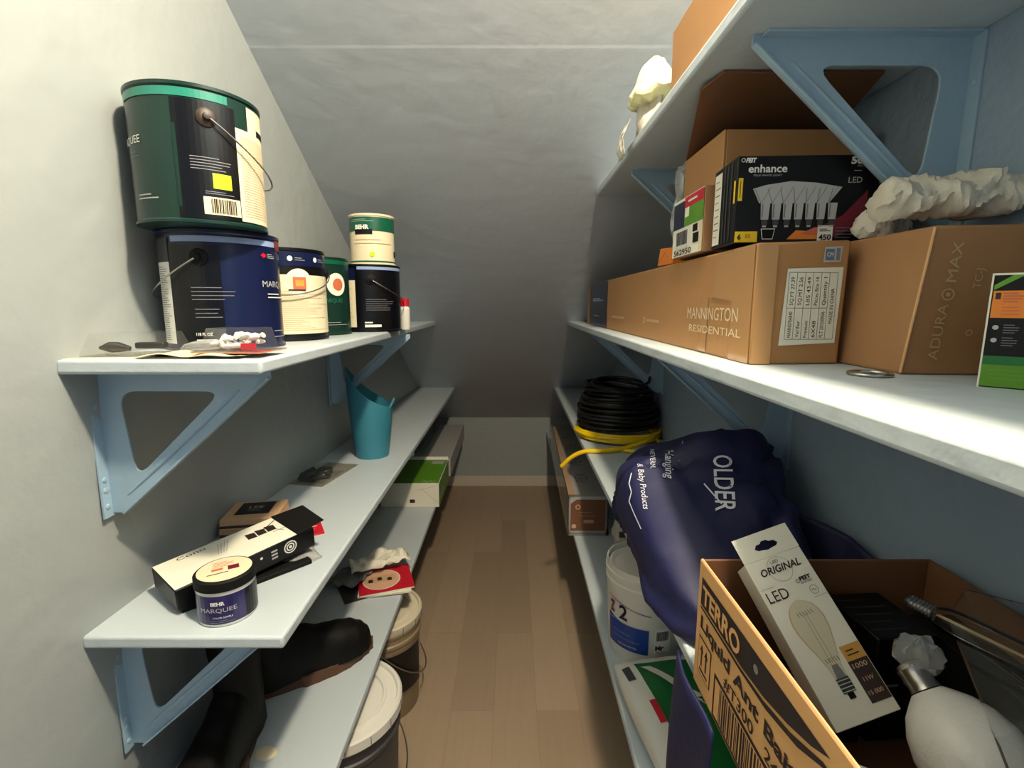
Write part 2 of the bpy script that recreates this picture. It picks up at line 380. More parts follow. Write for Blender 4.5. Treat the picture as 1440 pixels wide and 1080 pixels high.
b.rect(c, D(9), .045, D(25), .064, 'lime', 2); b.disc(c, D(17), .056, .005, 'yellow', 3); b.rect(c, D(0), .012, D(32), .034, 'cream', 2); b.barcode(c, D(6), .014, D(29), .032, l=3)
b.lines(c, D(2), .037, D(28), .042, 2, 'greytext', l=2); b.lines(c, D(37), .014, D(90), .12, 32, 'faint', l=2, th=.0006)
b.build('printed_label', t)
# C: cream label can
t = can('gallon can with full cream label and round orange sticker, wire handle across it', -.437, .962, S1, GR, .165, 'navy_dark', 24, lug=-88, side=1, drop=.045)
c = cyl(GR, 0, 0); b = MB(); D = lambda a: GR*R(a)
b.rect(c, D(-85), .013, D(85), .118, 'cream'); b.rect(c, D(-85), .133, D(85), .158, 'navy'); b.rect(c, D(-85), .119, D(85), .132, 'black')
for a in (-30, 12, 48): b.disc(c, D(a), .146, .0045, 'white', 2); b.lines(c, D(a+6), .142, D(a+20), .149, 2, 'lightgrey', l=2)
b.disc(c, D(22), .105, .024, 'paper', 2); b.rect(c, D(14), .092, D(31), .114, 'stickred', 3); b.rect(c, D(17), .098, D(28), .109, 'amber', 4); b.rect(c, D(8), .09, D(30), .0925, 'ink', 4)
b.lines(c, D(-60), .018, D(75), .09, 20, 'faint', l=2, th=.0007, seed=8); b.build('printed_label', t)
# D: green can
t = can('dark green gallon can wedged between the cream-label can and the small navy can', -.444, 1.126, S1, .079, .165, 'dgreen', 22)
c = cyl(.079, 0, 0); b = MB(); D = lambda a: .079*R(a)
b.disc(c, D(38), .108, .024, 'paper', 2); b.disc(c, D(40), .108, .013, 'stickred', 3); b.build('round_sticker', t); b = MB(); b.lines(c, D(10), .02, D(60), .03, 2, 'lightgrey', l=2); b.text(c, 'MARQUEE', D(12), .07, .009, 'teal_band', w=.05)
b.rect(c, D(-80), .150, D(80), .159, 'mgreen'); b.build('printed_label', t)
# E
t = can('navy gallon can at the far end with a quart can stacked on it', -.362, 1.275, S1, .079, .160, 'navy_dark', 16, lug=5, side=1, drop=.05)
c = cyl(.079, 0, 0); b = MB()
b.rect(c, D(-80), .012, D(-22), .122, 'cream'); b.rect(c, D(-80), .122, D(-22), .150, 'navy'); b.rect(c, D(-18), .147, D(85), .154, 'paleblue'); b.lines(c, D(-60), .02, D(-26), .11, 22, 'faint', l=2, th=.0007)
b.lines(c, D(-5), .05, D(50), .08, 6, 'greytext', l=2, th=.001); b.rect(c, D(-8), .012, D(20), .018, 'white', 2); b.lines(c, D(-8), .02, D(12), .026, 1, 'white', l=2, th=.003)
b.build('printed_label', t)
# F quart
t = can('small green and cream quart can sitting on the far navy can', -.345, 1.27, S1+.1602, .053, .118, 'cream', 14)
c = cyl(.053, 0, 0); b = MB(); D = lambda a: .053*R(a)
b.rect(c, D(-95), .078, D(95), .110, 'mgreen'); b.rect(c, D(-45), .070, D(2), .082, 'matte_black', 2); b.text(c, 'BEHR', D(-43), .082, .0095, 'white', w=.034, bold=.05, l=3); b.lines(c, D(-60), .098, D(10), .106, 2, 'lightgrey', l=2)
b.lines(c, D(-50), .045, D(60), .062, 2, 'faint', l=2, th=.0012); b.disc(c, D(0), .024, .006, 'lime', 2); b.rect(c, D(68), .02, D(85), .034, 'choc', 2); b.rect(c, D(-95), .004, D(95), .009, 'mgreen', 1)
b.build('printed_label', t)
# bottle
t = thing('small_bottle', 'little white bottle with a red cap behind the far navy can', 'bottle', (-.284, 1.335, S1))
MB().lathe([(.012,0),(.013,.002),(.013,.055),(.008,.062),(.008,.066)], 'plastic_white', 24).build('body', t)
MB().lathe([(.011,.062),(.011,.080),(.009,.082)], 'red', 24).build('cap', t)

# ------------------------------------------------------------------ small packs, upper left shelf
def blob(b, c, r, m, seed=0, amp=.25, seg=20, freq=3.0, facet=0):
    c = Vector(c)
    def f(u, v):
        a = 2*math.pi*u; p = math.pi*min(max(v, .001), .999)
        d = Vector((math.sin(p)*math.cos(a), math.sin(p)*math.sin(a), math.cos(p)))
        n = noise.noise(d*freq+Vector((seed*7.3, seed*2.1, 0))); n2 = abs(noise.noise(d*freq*2.3+Vector((0, seed*3.3, 5))))
        k = 1+amp*n-amp*.7*n2
        return c+Vector((d.x*r[0]*k, d.y*r[1]*k, d.z*r[2]*k))
    b.grid(f, seg*2, seg, m, closed_u=True)
def bubble(b, x0, x1, y0, y1, z0, z1, m, ins=.006):
    b.hexa([(x0,y0,z0),(x1,y0,z0),(x1,y1,z0),(x0,y1,z0),(x0+ins,y0+ins,z1),(x1-ins,y0+ins,z1),(x1-ins,y1-ins,z1),(x0+ins,y1-ins,z1)], m)
t = thing('blister_pack', 'open clear clamshell holding two black parts at the left end of the upper shelf', 'blister pack', (-.487, .652, S1), 4)
b = MB(); bubble(b, -.052, .048, -.035, .035, .0016, .030, 'clear', .009); b.box(-.062, .062, -.044, .044, .001, .0016, 'clear'); b.build('plastic_shell', t, bevel=.003)
b = MB(); b.box(-.062, .085, -.046, .042, 0, .001, 'paper'); b.build('backing_card', t)
b = MB(); b.tube([(-.04,-.015,.011),(-.028,-.014,.012),(-.018,-.013,.012),(-.005,-.012,.010)], [.002,.007,.0065,.003], 'darksteel', 12); b.build('metal_connector', t)
b = MB(); b.box(.004, .04, -.018, -.006, .010, .018, 'black'); b.build('black_clip', t, bevel=.002)
t = thing('paper_sheet', 'curled cream leaflet lying flat in front of the large navy can', 'paper', (-.395, .622, S1))
b = MB(); b.grid(lambda u, v: Vector((-.065+.13*u, -.02+.055*v, .0018+.003*math.sin(u*7)**2+.002*math.sin(v*4+u*5)**2)), 24, 8, 'cream'); b.build('sheet', t, solid=.0004)
t = thing('clear_dome', 'flattened clear plastic dome beside the large navy can', 'plastic cover', (-.418, .690, S1), 10)
b = MB(); b.lathe([(.038,.0046),(.038,.006),(.033,.012),(.02,.016),(.005,.017)], 'film', 32, sx=1, sy=.45); b.build('shell', t)
t['label'] = 'flattened clear plastic cover lying against the foot of the large navy can'
t = thing('blister_pack', 'clear blister pack of white wall anchors with a red corner at the shelf front', 'blister pack', (-.352, .645, S1+.006), -3)
b = MB(); bubble(b, -.038, .036, -.024, .03, .002, .030, 'clear', .006); b.box(-.046, .044, -.032, .036, .0012, .002, 'clear'); b.build('plastic_shell', t, bevel=.002)
b = MB(); b.box(-.045, .043, -.031, .035, 0, .0012, 'tan'); b.box(.008, .043, -.031, -.004, .0012, .0016, 'red'); b.box(.014,.034,-.0225,-.022,.004,.012,'red'); b.build('backing_card', t)
for i in range(34):
    b = MB(); x = random.uniform(-.028,.028); y = random.uniform(-.014,.022); z = random.uniform(.007,.021); a = random.uniform(0,3)
    b.tube([(x-.006*math.cos(a), y-.006*math.sin(a), z), (x, y, z+.001), (x+.006*math.cos(a), y+.006*math.sin(a), z)], [.0026,.0034,.0018], 'white', 8); b.build('wall_anchor', t)

# ------------------------------------------------------------------ middle left shelf
# teal vase / pourer
t = thing('watering_vase', 'teal plastic pourer with a slanted open top on the middle left shelf', 'vase', (-.405, 1.398, S2), 8)
def vase(u, v, inn=0):
    a = 2*math.pi*u; lft = (1-math.cos(a))/2          # 1 at local -x (spout)
    zt = .142+.062*lft+.055*lft**4
    z = zt*v; k = z/.26
    r = .046+.014*math.sin(min(k, .62)/.62*math.pi/2)-inn
    x = r*math.cos(a); y = r*math.sin(a)
    if k > .45: x -= (k-.45)*.012*lft; y *= 1-.75*max(0, (k-.55))*lft
    return Vector((x, y, z+(.002 if inn else 0)))
b = MB(); b.grid(lambda u, v: vase(u, v), 64, 24, 'teal', closed_u=True); b.grid(lambda u, v: vase(u, 1-v, .002), 64, 24, 'teal', closed_u=True)
n = 64; b.f.append(list(reversed(range(n)))); b.m.append(0)
base2 = 25*n
for i in range(n): j = (i+1) % n; b.f.append([24*n+i, 24*n+j, base2+j, base2+i]); b.m.append(0)
b.build('body', t)
b = MB(); b.tube([(.055,-.02,.142),(.064,-.012,.160),(.066,0,.165),(.064,.012,.160),(.055,.02,.142)], .0035, 'teal', 8); b.build('rim_handle', t)
# blister 3
t = thing('blister_pack', 'small flat clear pack of dark hooks lying in front of the teal pourer', 'blister pack', (-.482, 1.232, S2), -12)
b = MB(); b.box(-.045, .045, -.085, .085, 0, .001, 'paper'); b.box(-.04,.005,-.06,.02,.001,.0013,'dgrey'); b.build('backing_card', t)
b = MB(); bubble(b, -.036, .036, -.07, .03, .0016, .022, 'clear', .008); b.box(-.047,.047,-.087,.087,.001,.0016,'clear'); b.build('plastic_shell', t, bevel=.002)
for i, (x, y) in enumerate([(-.016,-.045),(.004,-.03),(-.012,-.005),(.014,-.055)]):
    b = MB(); b.tube([(x-.012, y, .006), (x, y+.006, .014), (x+.01, y+.012, .014), (x+.014, y+.03, .007)], .0045, 'darksteel', 10); b.build('hook', t)
# tan boxes
def package(name, label, cat, loc, rz, size, m, rot=None, bev=.0015, group=None):
    t = thing(name, label, cat, loc, rz, group, rot); L, W, H = size
    MB().box(-L/2, L/2, -W/2, W/2, 0, H, m).build('carton', t, bevel=bev); return t
def top(z): return plane((0,0,z), (1,0,0), (0,1,0))
def front(y, z=0): return plane((0,y,z), (1,0,0), (0,0,1))
def left(x, z=0): return plane((x,0,z), (0,-1,0), (0,0,1))
t = package('small_box', 'flat tan box under the one with the black top label', 'box', (-.497, .912, S2+.0), 6, (.098, .088, .022), 'tan')
b = MB(); b.rect(front(-.044), -.048, .006, .048, .012, 'choc'); b.build('printed_band', t)
t = package('small_box', 'flat tan box with a black label on top, uppermost of two by the wall', 'box', (-.495, .910, S2+.0222), 10, (.098, .088, .020), 'tan')
b = MB(); b.rect(top(.020), -.032, -.022, .030, .036, 'black'); b.text(top(.020), 'LEE', -.014, .006, .012, 'lightgrey', w=.026); b.lines(top(.020), -.012, -.008, .014, .002, 2, 'lightgrey', l=2)
b.rect(front(-.044), -.049, .004, .049, .009, 'choc'); b.build('printed_label', t)
# red card
t = thing('red_card', 'red card sticking out from under the black carton flap', 'card', (-.412, .900, S2), 28)
b = MB(); b.box(-.03, .045, -.03, .03, 0, .003, 'red'); b.rect(plane((0,0,.003),(1,0,0),(0,1,0)), .012, .004, .036, .009, 'skinprint'); b.rect(plane((0,0,.003),(1,0,0),(0,1,0)), .012, -.008, .03, -.004, 'skinprint'); b.build('card', t, bevel=.0005)
# white & black carton
Lc, Wc, Hc = .212, .085, .034
t = thing('white_black_carton', 'white-topped carton with black sides and open black flap behind the sample jar', 'carton', (-.438, .748, S2+.018), 0, rot=(R(5), R(-4), R(53)))
b = MB(); b.box(-Lc/2, Lc/2, -Wc/2, Wc/2, 0, Hc, 'black'); b.build('carton', t, bevel=.002)
f = top(Hc); b = MB(); b.rect(f, -Lc/2+.001, -Wc/2+.002, Lc/2-.03, Wc/2-.001, 'paper'); b.text(f, 'Cono', -Lc/2+.03, Wc/2-.014, .009, 'ink', w=.04)
for k in range(4): b.line(f, -.03+k*.004, .0, -.018+k*.005, .03, .0006, 'greytext', 2)
for k in range(3): b.poly(f, [(.018+k*.016,.004-k*.001),(.032+k*.016,.002),(.034+k*.016,.018),(.020+k*.016,.022)], 'ink', 2)
b.line(f, .04, .01, .075, .03, .0018, 'ink', 2); b.line(f, .055, -.004, .078, -.004, .001, 'ink', 2); b.line(f, .05, .02, .07, -.01, .001, 'ink', 2)
g = front(-Wc/2); b.disc(g, .062, .019, .011, 'white', 1, inner=.82); b.disc(g, .062, .019, .007, 'white', 1, inner=.7); b.disc(g, .062, .019, .0028, 'white', 1)
for k in range(3): b.rect(g, .030, .011+k*.006, .040, .014+k*.006, 'lightgrey')
b.disc(g, .014, .022, .0022, 'white'); b.lines(g, -.08, .008, -.05, .02, 2, 'dgrey', l=1, th=.0015); b.build('printed_label', t)
b = MB(); b.hexa([(Lc/2-.03,-Wc/2-.001,Hc+.0005),(Lc/2+.022,-Wc/2+.004,Hc+.002),(Lc/2+.026,Wc/2-.008,Hc+.003),(Lc/2-.03,Wc/2+.001,Hc+.0005),(Lc/2-.03,-Wc/2-.001,Hc+.0025),(Lc/2+.022,-Wc/2+.004,Hc+.004),(Lc/2+.026,Wc/2-.008,Hc+.005),(Lc/2-.03,Wc/2+.001,Hc+.0025)], 'matte_black'); b.build('end_flap', t, bevel=.001)
t = package('black_carton', 'thin black carton lying flat beneath the white-topped carton', 'carton', (-.428, .738, S2), 47, (.19, .07, .008), 'matte_black')
t = thing('clear_pouch', 'small clear plastic pouch with grey print under the carton end', 'pouch', (-.372, .806, S2+.0005), 40)
b = MB(); b.grid(lambda u, v: Vector((-.04+.07*u, -.035+.06*v, .003+.010*math.sin(math.pi*u)*math.sin(math.pi*v)+.002*noise.noise(Vector((u*6,v*6,0))))), 14, 12, 'film'); b.build('pouch_film', t, solid=.0006)
b = MB(); b.box(-.02, .022, -.028, -.018, .001, .004, 'dgrey'); b.box(-.012,.008,-.01,.012,.001,.004,'grey'); b.build('insert_card', t)
# sample jar
t = thing('sample_jar', 'navy paint sample jar with black lid and round cream sticker', 'jar', (-.404, .650, S2), 32)
r = .0375; b = MB(); b.lathe([(r-.003,0),(r-.001,.0015),(r-.0005,.006),(r,.050),(r+.001,.052)], 'plastic_white', 56); b.build('jar_body', t)
c = cyl(r-.0003, 0, 0); D = lambda a: r*R(a); b = MB(); b.rect(c, D(-178), .005, D(178), .046, 'indigo'); b.rect(c, D(35), .005, D(110), .046, 'navy_dark', 2)
b.text(c, 'BEHR', D(-32), .033, .005, 'white', w=.017, bold=.04, l=3); b.text(c, 'MARQUEE', D(-55), .023, .0062, 'lightgrey', w=.046, l=3); b.text(c, 'COLOR SAMPLE', D(-30), .014, .0024, 'white', w=.024, l=3)
b.lines(c, D(-36), .007, D(14), .012, 2, 'greytext', l=3, th=.0006); b.text(c, '8 FL OZ', D(52), .008, .003, 'greytext', w=.016, l=3); b.build('printed_label', t)
b = MB(); b.lathe([(r+.0015,.0515),(r+.0015,.064),(r-.001,.066),(r-.003,.066)], 'matte_black', 56); b.build('lid', t)
f = top(.066); b = MB(); b.disc(f, 0, 0, r-.003, 'cream', 1, n=48); b.rect(f, -.016, -.002, -.002, .004, 'stickred', 2); b.rect(f, .004, -.006, .018, .006, 'darkred', 2); b.lines(f, -.014, .006, .014, .024, 4, 'stickred', l=2, th=.0012); b.rect(f, -.022, -.012, .004, -.010, 'ink', 2); b.build('round_sticker', t)

# ------------------------------------------------------------------ lowest left shelf
t = package('flat_storage_box', 'long grey-white flat box at the far end of the lowest left shelf', 'box', (-.352, 2.53, S3), 0, (.138, .66, .085), 'lightgrey', bev=.003)
t = package('green_top_box', 'white box with a bright green top on the lowest left shelf', 'box', (-.400, 2.0, S3), 0, (.23, .30, .098), 'paper', bev=.002)
b = MB(); f = top(.098); b.rect(f, -.112, -.148, .113, .146, 'leaf'); b.rect(f, .05, .085, .10, .125, 'lightgrey', 2)
for k in range(7): b.disc(f, .05+.008*k, -.13+.008*math.sin(k*2.2), .0035, 'paper', 2, n=8)
g = plane((.115,0,0), (0,1,0), (0,0,1)); b.rect(g, -.148, .004, .148, .096, 'olive'); b.lines(g, -.12, .02, .0, .05, 3, 'paper', l=2, th=.002)
h = front(-.15); b.rect(h, .00, .018, .02, .032, 'choc'); b.line(h, .05, .074, .108, .02, .0012, 'faint'); b.line(h, .03, .07, .10, .086, .001, 'faint'); b.build('printed_panels', t)
b = MB(); b.hexa([(-.115,.148,.098),(.115,.148,.098),(.115,.152,.098),(-.115,.152,.098),(-.115,.153,.11),(.113,.153,.11),(.113,.156,.11),(-.115,.156,.11)], 'paper'); b.build('lid_flap', t)
def booklet(label, x, y, z, rz, m, size=(.135, .11, .004)):
    t = thing('booklet', label, 'booklet', (x, y, z), rz, 'booklets and papers on the lowest left shelf'); L, W, H = size
    MB().box(-L/2, L/2, -W/2, W/2, 0, H, 'paper').build('pages', t, bevel=.0005)
    MB().box(-L/2-.001, L/2+.001, -W/2-.001, W/2+.001, H, H+.0008, m).build('cover', t); return t
booklet('dark leaflet at the bottom of the booklet pile on the lowest left shelf', -.397, 1.300, S3, 30, 'dgrey', (.17, .12, .003))
booklet('cream leaflet peeking out just below the red booklet', -.358, 1.302, S3+.0042, 12, 'paper', (.14,.12,.004))
t = booklet('red booklet with a round pinkish picture on top of the pile', -.360, 1.308, S3+.0095, 20, 'red', (.145,.125,.005))
b = MB(); f = top(.0058); b.disc(f, -.01, 0, .052, 'skinprint', 1); b.disc(f, -.01, 0, .052, 'paper', 2, inner=.95); b.rect(f, -.055, -.012, .03, .02, 'tan', 3)
for x, y in [(-.04,.0),(-.015,.006),(.012,-.002)]: b.disc(f, x, y, .007, 'choc', 4, n=10); b.rect(f, x-.006, y-.01, x+.006, y-.004, 'choc', 4)
b.lines(f, .045, -.05, .068, .05, 8, 'darkred', l=2); b.build('cover_print', t)
t = thing('crumpled_paper', 'crumpled torn paper lying on the far side of the red booklet', 'paper', (-.392, 1.372, S3+.016), 25)
def crp(u, v):
    return Vector((-.085+.17*u, -.045+.09*v, .020+.020*abs(noise.noise(Vector((u*4, v*3, 2))))*2+.015*math.sin(u*9+v*3)*v))
b = MB(); b.grid(crp, 18, 12, 'paper'); b.build('sheet', t, solid=.0006, smooth=20)
t = thing('crumpled_paper', 'folded grey paper scrap at the left of the booklet pile', 'paper', (-.462, 1.305, S3+.004), -20)
b = MB(); b.grid(lambda u, v: Vector((-.05+.1*u, -.045+.09*v, .014+.014*noise.noise(Vector((u*5, v*5, 9)))+.01*u)), 12, 12, 'grey'); b.build('sheet', t, solid=.0006, smooth=20)
t = thing('paper_scrap', 'tiny cream scrap near the boots on the lowest left shelf', 'scrap', (-.435, .765, S3+.0))
b = MB(); b.lathe([(.02,0),(.02,.002),(.016,.006),(.005,.008)], 'cream', 20, sx=1, sy=.7); b.build('scrap', t)
t['label'] = 'cream round scrap lying just in front of the farther boot'
# boots
def boot(label, x, y, rz, lean=0):
    t = thing('boot', label, 'boot', (x, y, S3), rz, 'dark boots on the lowest left shelf'); t.scale = (.9, .9, 1)
    secs = [(-.045,.026,.055),(-.03,.038,.09),(0,.042,.12),(.04,.040,.115),(.08,.040,.095),(.12,.046,.078),(.16,.051,.070),(.195,.049,.062),(.22,.038,.050),(.235,.022,.036)]
    def f(u, v):
        q = v*(len(secs)-1); i = min(int(q), len(secs)-2); k = q-i; k = k*k*(3-2*k)
        a, c_ = secs[i], secs[i+1]; xx = a[0]+(c_[0]-a[0])*(q-i); w_ = a[1]+(c_[1]-a[1])*k; h_ = a[2]+(c_[2]-a[2])*k
        an = 2*math.pi*u; cy, sz = math.cos(an), math.sin(an)
        return Vector((xx, w_*math.copysign(abs(cy)**.8, cy), .020+h_*max(0, sz)**.75 if sz > 0 else .020))
    b = MB(); b.grid(f, 40, 36, 'rubber', closed_u=True, caps=True)
    b.grid(lambda u, v: Vector(((.043+.008*v+.003*math.sin(v*11))*math.cos(2*math.pi*u)*1.1-.004+lean*v, (.040+.010*v+.002*math.sin(v*13+1))*math.sin(2*math.pi*u), .06+.262*v)), 40, 24, 'rubber', closed_u=True)
    b.grid(lambda u, v: Vector(((.047-.006*v)*math.cos(2*math.pi*u)*1.1-.004+lean*(1-v), (.046-.008*v)*math.sin(2*math.pi*u), .322-.20*v)), 40, 8, 'matte_black', closed_u=True, caps=False)
    b.build('upper', t, smooth=60)
    s = MB(); N = 72; ring = []
    for i in range(N):
        an = 2*math.pi*i/N; cx = math.cos(an)
        xx = .095+.148*cx; wd = .046 if xx > .06 else .038
        yy = math.sin(an)*(wd+.006*math.exp(-((xx-.16)/.05)**2)); g_ = 1+(.02 if i % 3 == 0 else 0)
        ring.append((xx*g_-.0*g_, yy*g_))
    vs = [(x_, y_, z_) for z_ in (0, .012, .024) for x_, y_ in [(p[0], p[1]) for p in ring]]
    fs = [(j*N+i, j*N+(i+1) % N, (j+1)*N+(i+1) % N, (j+1)*N+i) for j in range(2) for i in range(N)] + [tuple(reversed(range(N))), tuple(range(2*N, 3*N))]
    s.add(vs, fs, 'sole'); lab(s.build('sole', t), 'brown ridged rubber sole')
boot('dark boot with its brown-soled toe pointing towards the aisle', -.500, .915, 38)
boot('nearer dark boot standing behind the lower left bracket', -.492, .795, -87)

# ------------------------------------------------------------------ pails on the floor, left
def pail(label, x, y, r, h, body, lidm, z=0, lid=True, handle=None, seg=64, name='pail', group=None):
    t = thing(name, label, 'bucket', (x, y, z), 0, group)
    b = MB(); b.lathe([(r*.88,0),(r*.9,.004),(r*.985,h*.80),(r*1.02,h*.80),(r*1.02,h*.83),(r*.99,h*.84),(r*1.0,h*.90),(r*1.03,h*.905),(r*1.03,h*.93),(r,h*.935),(r,h),(r*.965,h),(r*.96,h*.9),(r*.85,.01)], body, seg, capt=True); b.build('bucket', t)
    if lid:
        l = MB(); l.lathe([(r*1.035,h-.022),(r*1.06,h-.018),(r*1.06,h+.002),(r*1.03,h+.006),(r*.98,h+.006),(r*.96,h-.001),(r*.80,h-.001),(r*.78,h+.003),(r*.74,h+.003),(r*.72,h-.002),(r*.36,h-.002),(r*.34,h+.002),(r*.31,h+.002),(r*.29,h-.002),(r*.05,h-.002)], lidm, seg)
        for k in range(16):
            a = 2*math.pi*k/16; l.box(-.0006, .0006, -.0012, .0012, h-.02, h+.001, 'grey', Matrix.Rotation(a, 4, 'Z') @ Matrix.Translation((0, -r*1.06, 0)))
        l.build('lid', t)
    if handle:
        a0, dr = handle; H_ = MB(); pts = []
        for k in range(33):
            q = math.pi*k/32; a = R(a0)+q; rr = r*1.05+.008*math.sin(q); pts.append((rr*math.cos(a), rr*math.sin(a), h*.82-dr*math.sin(q)))
        H_.tube(pts, .0018, 'steel', 8); H_.build('wire_handle', t)
    return t
t = pail('large round white-lidded pail on the floor under the lowest left shelf, nearest', -.372, .955, .124, .295, 'dgrey', 'plastic_white', handle=(-100, .12), group='lidded pails on the floor')
t = pail('cream pail with ridged lid on the floor behind the nearest lidded pail', -.374, 1.295, .110, .285, 'bucketbrown', 'plastic_cream', handle=(-80, .13), group='lidded pails on the floor')
b = MB(); c = cyl(.110, 0, 0); b.rect(c, .03, .09, .15, .21, 'navy_dark', 5); b.build('dark_label', t)

# ================================================================== RIGHT SIDE
# ------------------------------------------------------------------ top right shelf
t = thing('cardboard_box', 'brown cardboard box on the topmost right shelf', 'box', (0, 0, S0))
b = MB(); b.box(.240, .46, .33, .815, 0, .102, 'cardboard'); b.build('carton', t, bevel=.002)
b = MB(); f = plane((.240,0,0), (0,-1,0), (0,0,1)); b.line(f, -.62, .095, -.58, .06, .0012, 'faint'); b.line(f, -.62, .095, -.66, .07, .0012, 'faint'); b.line(f, -.64, .09, -.60, .055, .001, 'faint')
b.rect(plane((0,0,.102),(1,0,0),(0,1,0)), .24, .55, .46, .60, 'tape'); b.build('printed_marks', t)
t = thing('yellow_cloth', 'crumpled pale yellow cloth bag at the far end of the topmost right shelf', 'cloth', (.268, .985, S0))
def cl(prof, fold, sd, cx, cy, yy=1.4):
    def f(u, v):
        a = 2*math.pi*u; q = v*(len(prof)-1); i = min(int(q), len(prof)-2); k = q-i
        rr = prof[i][0]+(prof[i+1][0]-prof[i][0])*k; z = prof[i][1]+(prof[i+1][1]-prof[i][1])*k
        w_ = 1+fold*math.sin(5*a+sd+z*30)+fold*.6*math.sin(9*a+sd*2-z*50)+.35*noise.noise(Vector((math.cos(a)*1.5, math.sin(a)*1.5, z*30+sd)))
        return Vector((cx+rr*w_*math.cos(a)+.03*(z-.05), cy+yy*rr*w_*math.sin(a), z+.006*noise.noise(Vector((math.cos(a)*3, math.sin(a)*3, z*40)))))
    return f
b = MB(); b.grid(cl([(.020,.048),(.034,.050),(.038,.058),(.034,.072),(.028,.088),(.020,.104),(.012,.118),(.002,.124)], .10, 1, -.022, -.045), 60, 28, 'cloth', closed_u=True, caps=True)
b.grid(cl([(.022,.001),(.028,.006),(.030,.02),(.026,.038),(.030,.054),(.02,.06)], .13, 3, -.014, -.030, 1.9), 60, 20, 'rag', closed_u=True, caps=True)
b.build('cloth', t, smooth=50)
t = thing('plastic_wrap', 'loose white plastic scrap hanging off the topmost right shelf', 'plastic', (.216, .985, S0))
b = MB(); b.grid(lambda u, v: Vector((-.004-.012*math.sin(v*2.5)-.004*noise.noise(Vector((u*5,v*5,1))), -.035+.05*u+.006*v, .03-.06*v)), 12, 14, 'rag'); b.build('scrap', t, solid=.0006)

# ------------------------------------------------------------------ eye-level right shelf
BX0, BX1, BY0, BY1, BH = .262, .364, .547, 1.72, .131
t = thing('long_cardboard_box', 'long brown flooring box with white end label, nearest the shelf edge', 'box', (0, 0, S1))
b = MB(); b.hexa([(BX0,BY0,0),(BX1,BY0+.006,0),(BX1,BY1,0),(BX0-.004,BY1,0),(BX0,BY0,BH),(BX1+.003,BY0+.008,BH+.004),(BX1,BY1,BH),(BX0-.004,BY1,BH)], 'cardboard'); b.build('carton', t, bevel=.003)
b = MB()
f = lambda x, y, l=1: Vector((BX0-.0008-.004*((-x-BY0)/(BY1-BY0))-.0003*l, -x, y))
b.rect(f, -1.66, .0015, -1.37, BH-.0015, 'navy'); b.lines(f, -1.60, .075, -1.42, .085, 2, 'paleblue', l=2, th=.004); b.lines(f, -1.58, .03, -1.44, .034, 1, 'lightgrey', l=2, th=.003); b.build('navy_band', t); b = MB()
b.text(f, 'MANNINGTON', -.745, .046, .0165, 'offtext', w=.165); b.text(f, 'RESIDENTIAL', -.735, .028, .010, 'offtext', w=.165)
b.build('maker_lettering', t); b = MB(); b.lines(f, -1.30, .030, -1.08, .040, 1, 'faint', l=2, th=.006); b.disc(f, -.985, .036, .006, 'offtext', 2, inner=.7); b.lines(f, -.97, .032, -.84, .040, 1, 'faint', l=2, th=.005)
b.build('small_print', t)
b = MB(); b.rect(f, -.60, .001, -.549, BH-.001, 'tape', 1); g0 = front(BY0-.0006); b.rect(g0, BX0+.001, .001, BX0+.022, BH-.002, 'tape')
b.poly(f, [(-.66,.075),(-.60,.070),(-.60,.128),(-.64,.126)], 'tape', 1); b.rect(f, -.70, .0025, -.67, .075, 'tape', 1); b.build('packing_tape', t)
g = plane((0,BY0+.0000,0), (1,.055,0), (0,0,1)); dx = BX0*0
g = lambda x, y, l=1: Vector((x, BY0-.0008+.006*(x-BX0)/(BX1-BX0)+.002*(y/BH)*(x-BX0)/(BX1-BX0)-.0003*l, y))
b = MB(); b.poly(g, [(.293,.021),(.357,.024),(.360,.106),(.297,.104)], 'paper', 1)
X0, X1, Y0, Y1 = .299, .354, .028, .100
for k in range(7): xx = X0+(X1-X0)*k/6; b.rect(g, xx-.0002, Y0, xx+.0002, Y1, 'ink', 2)
b.rect(g, X0, Y0-.0002, X1, Y0+.0002, 'ink', 2); b.rect(g, X0, Y1-.0002, X1, Y1+.0002, 'ink', 2); b.rect(g, X0, .0618, X1-.0092, .0622, 'ink', 2)
rows = [('MANN570A840', 'SQ.FT 27.39'), ('Verifier', 'SQ.MT 2.56'), ('Premium', 'LBS 43.49'), ('6X48', 'Pieces Box 14'), ('PLT 2015/09/06', 'Quantity 1')]
for k, (a, c2) in enumerate(rows):
    xx = X0+(X1-X0)*(k+.72)/6; b.text(g, a, xx, Y0+.002, .0042, 'ink', w=.028 if len(a) > 8 else .018, rot=90, l=3); b.text(g, c2, xx, .065, .0042, 'ink', w=.030, rot=90, l=3)
b.text(g, 'MADE IN CHINA', X0+(X1-X0)*5.72/6, .045, .0042, 'ink', w=.038, rot=90, l=3); b.build('end_label', t)
b = MB(); b.poly(g, [(.336,.1105),(.356,.1115),(.357,.128),(.337,.127)], 'lightgrey', 1); b.rect(g, .338, .113, .348, .125, 'bluepic', 2); b.rect(g, .350, .113, .3545, .126, 'greytext', 2); b.text(g, 'CM', .3395, .117, .0045, 'white', w=.007, l=3); b.build('square_sticker', t)
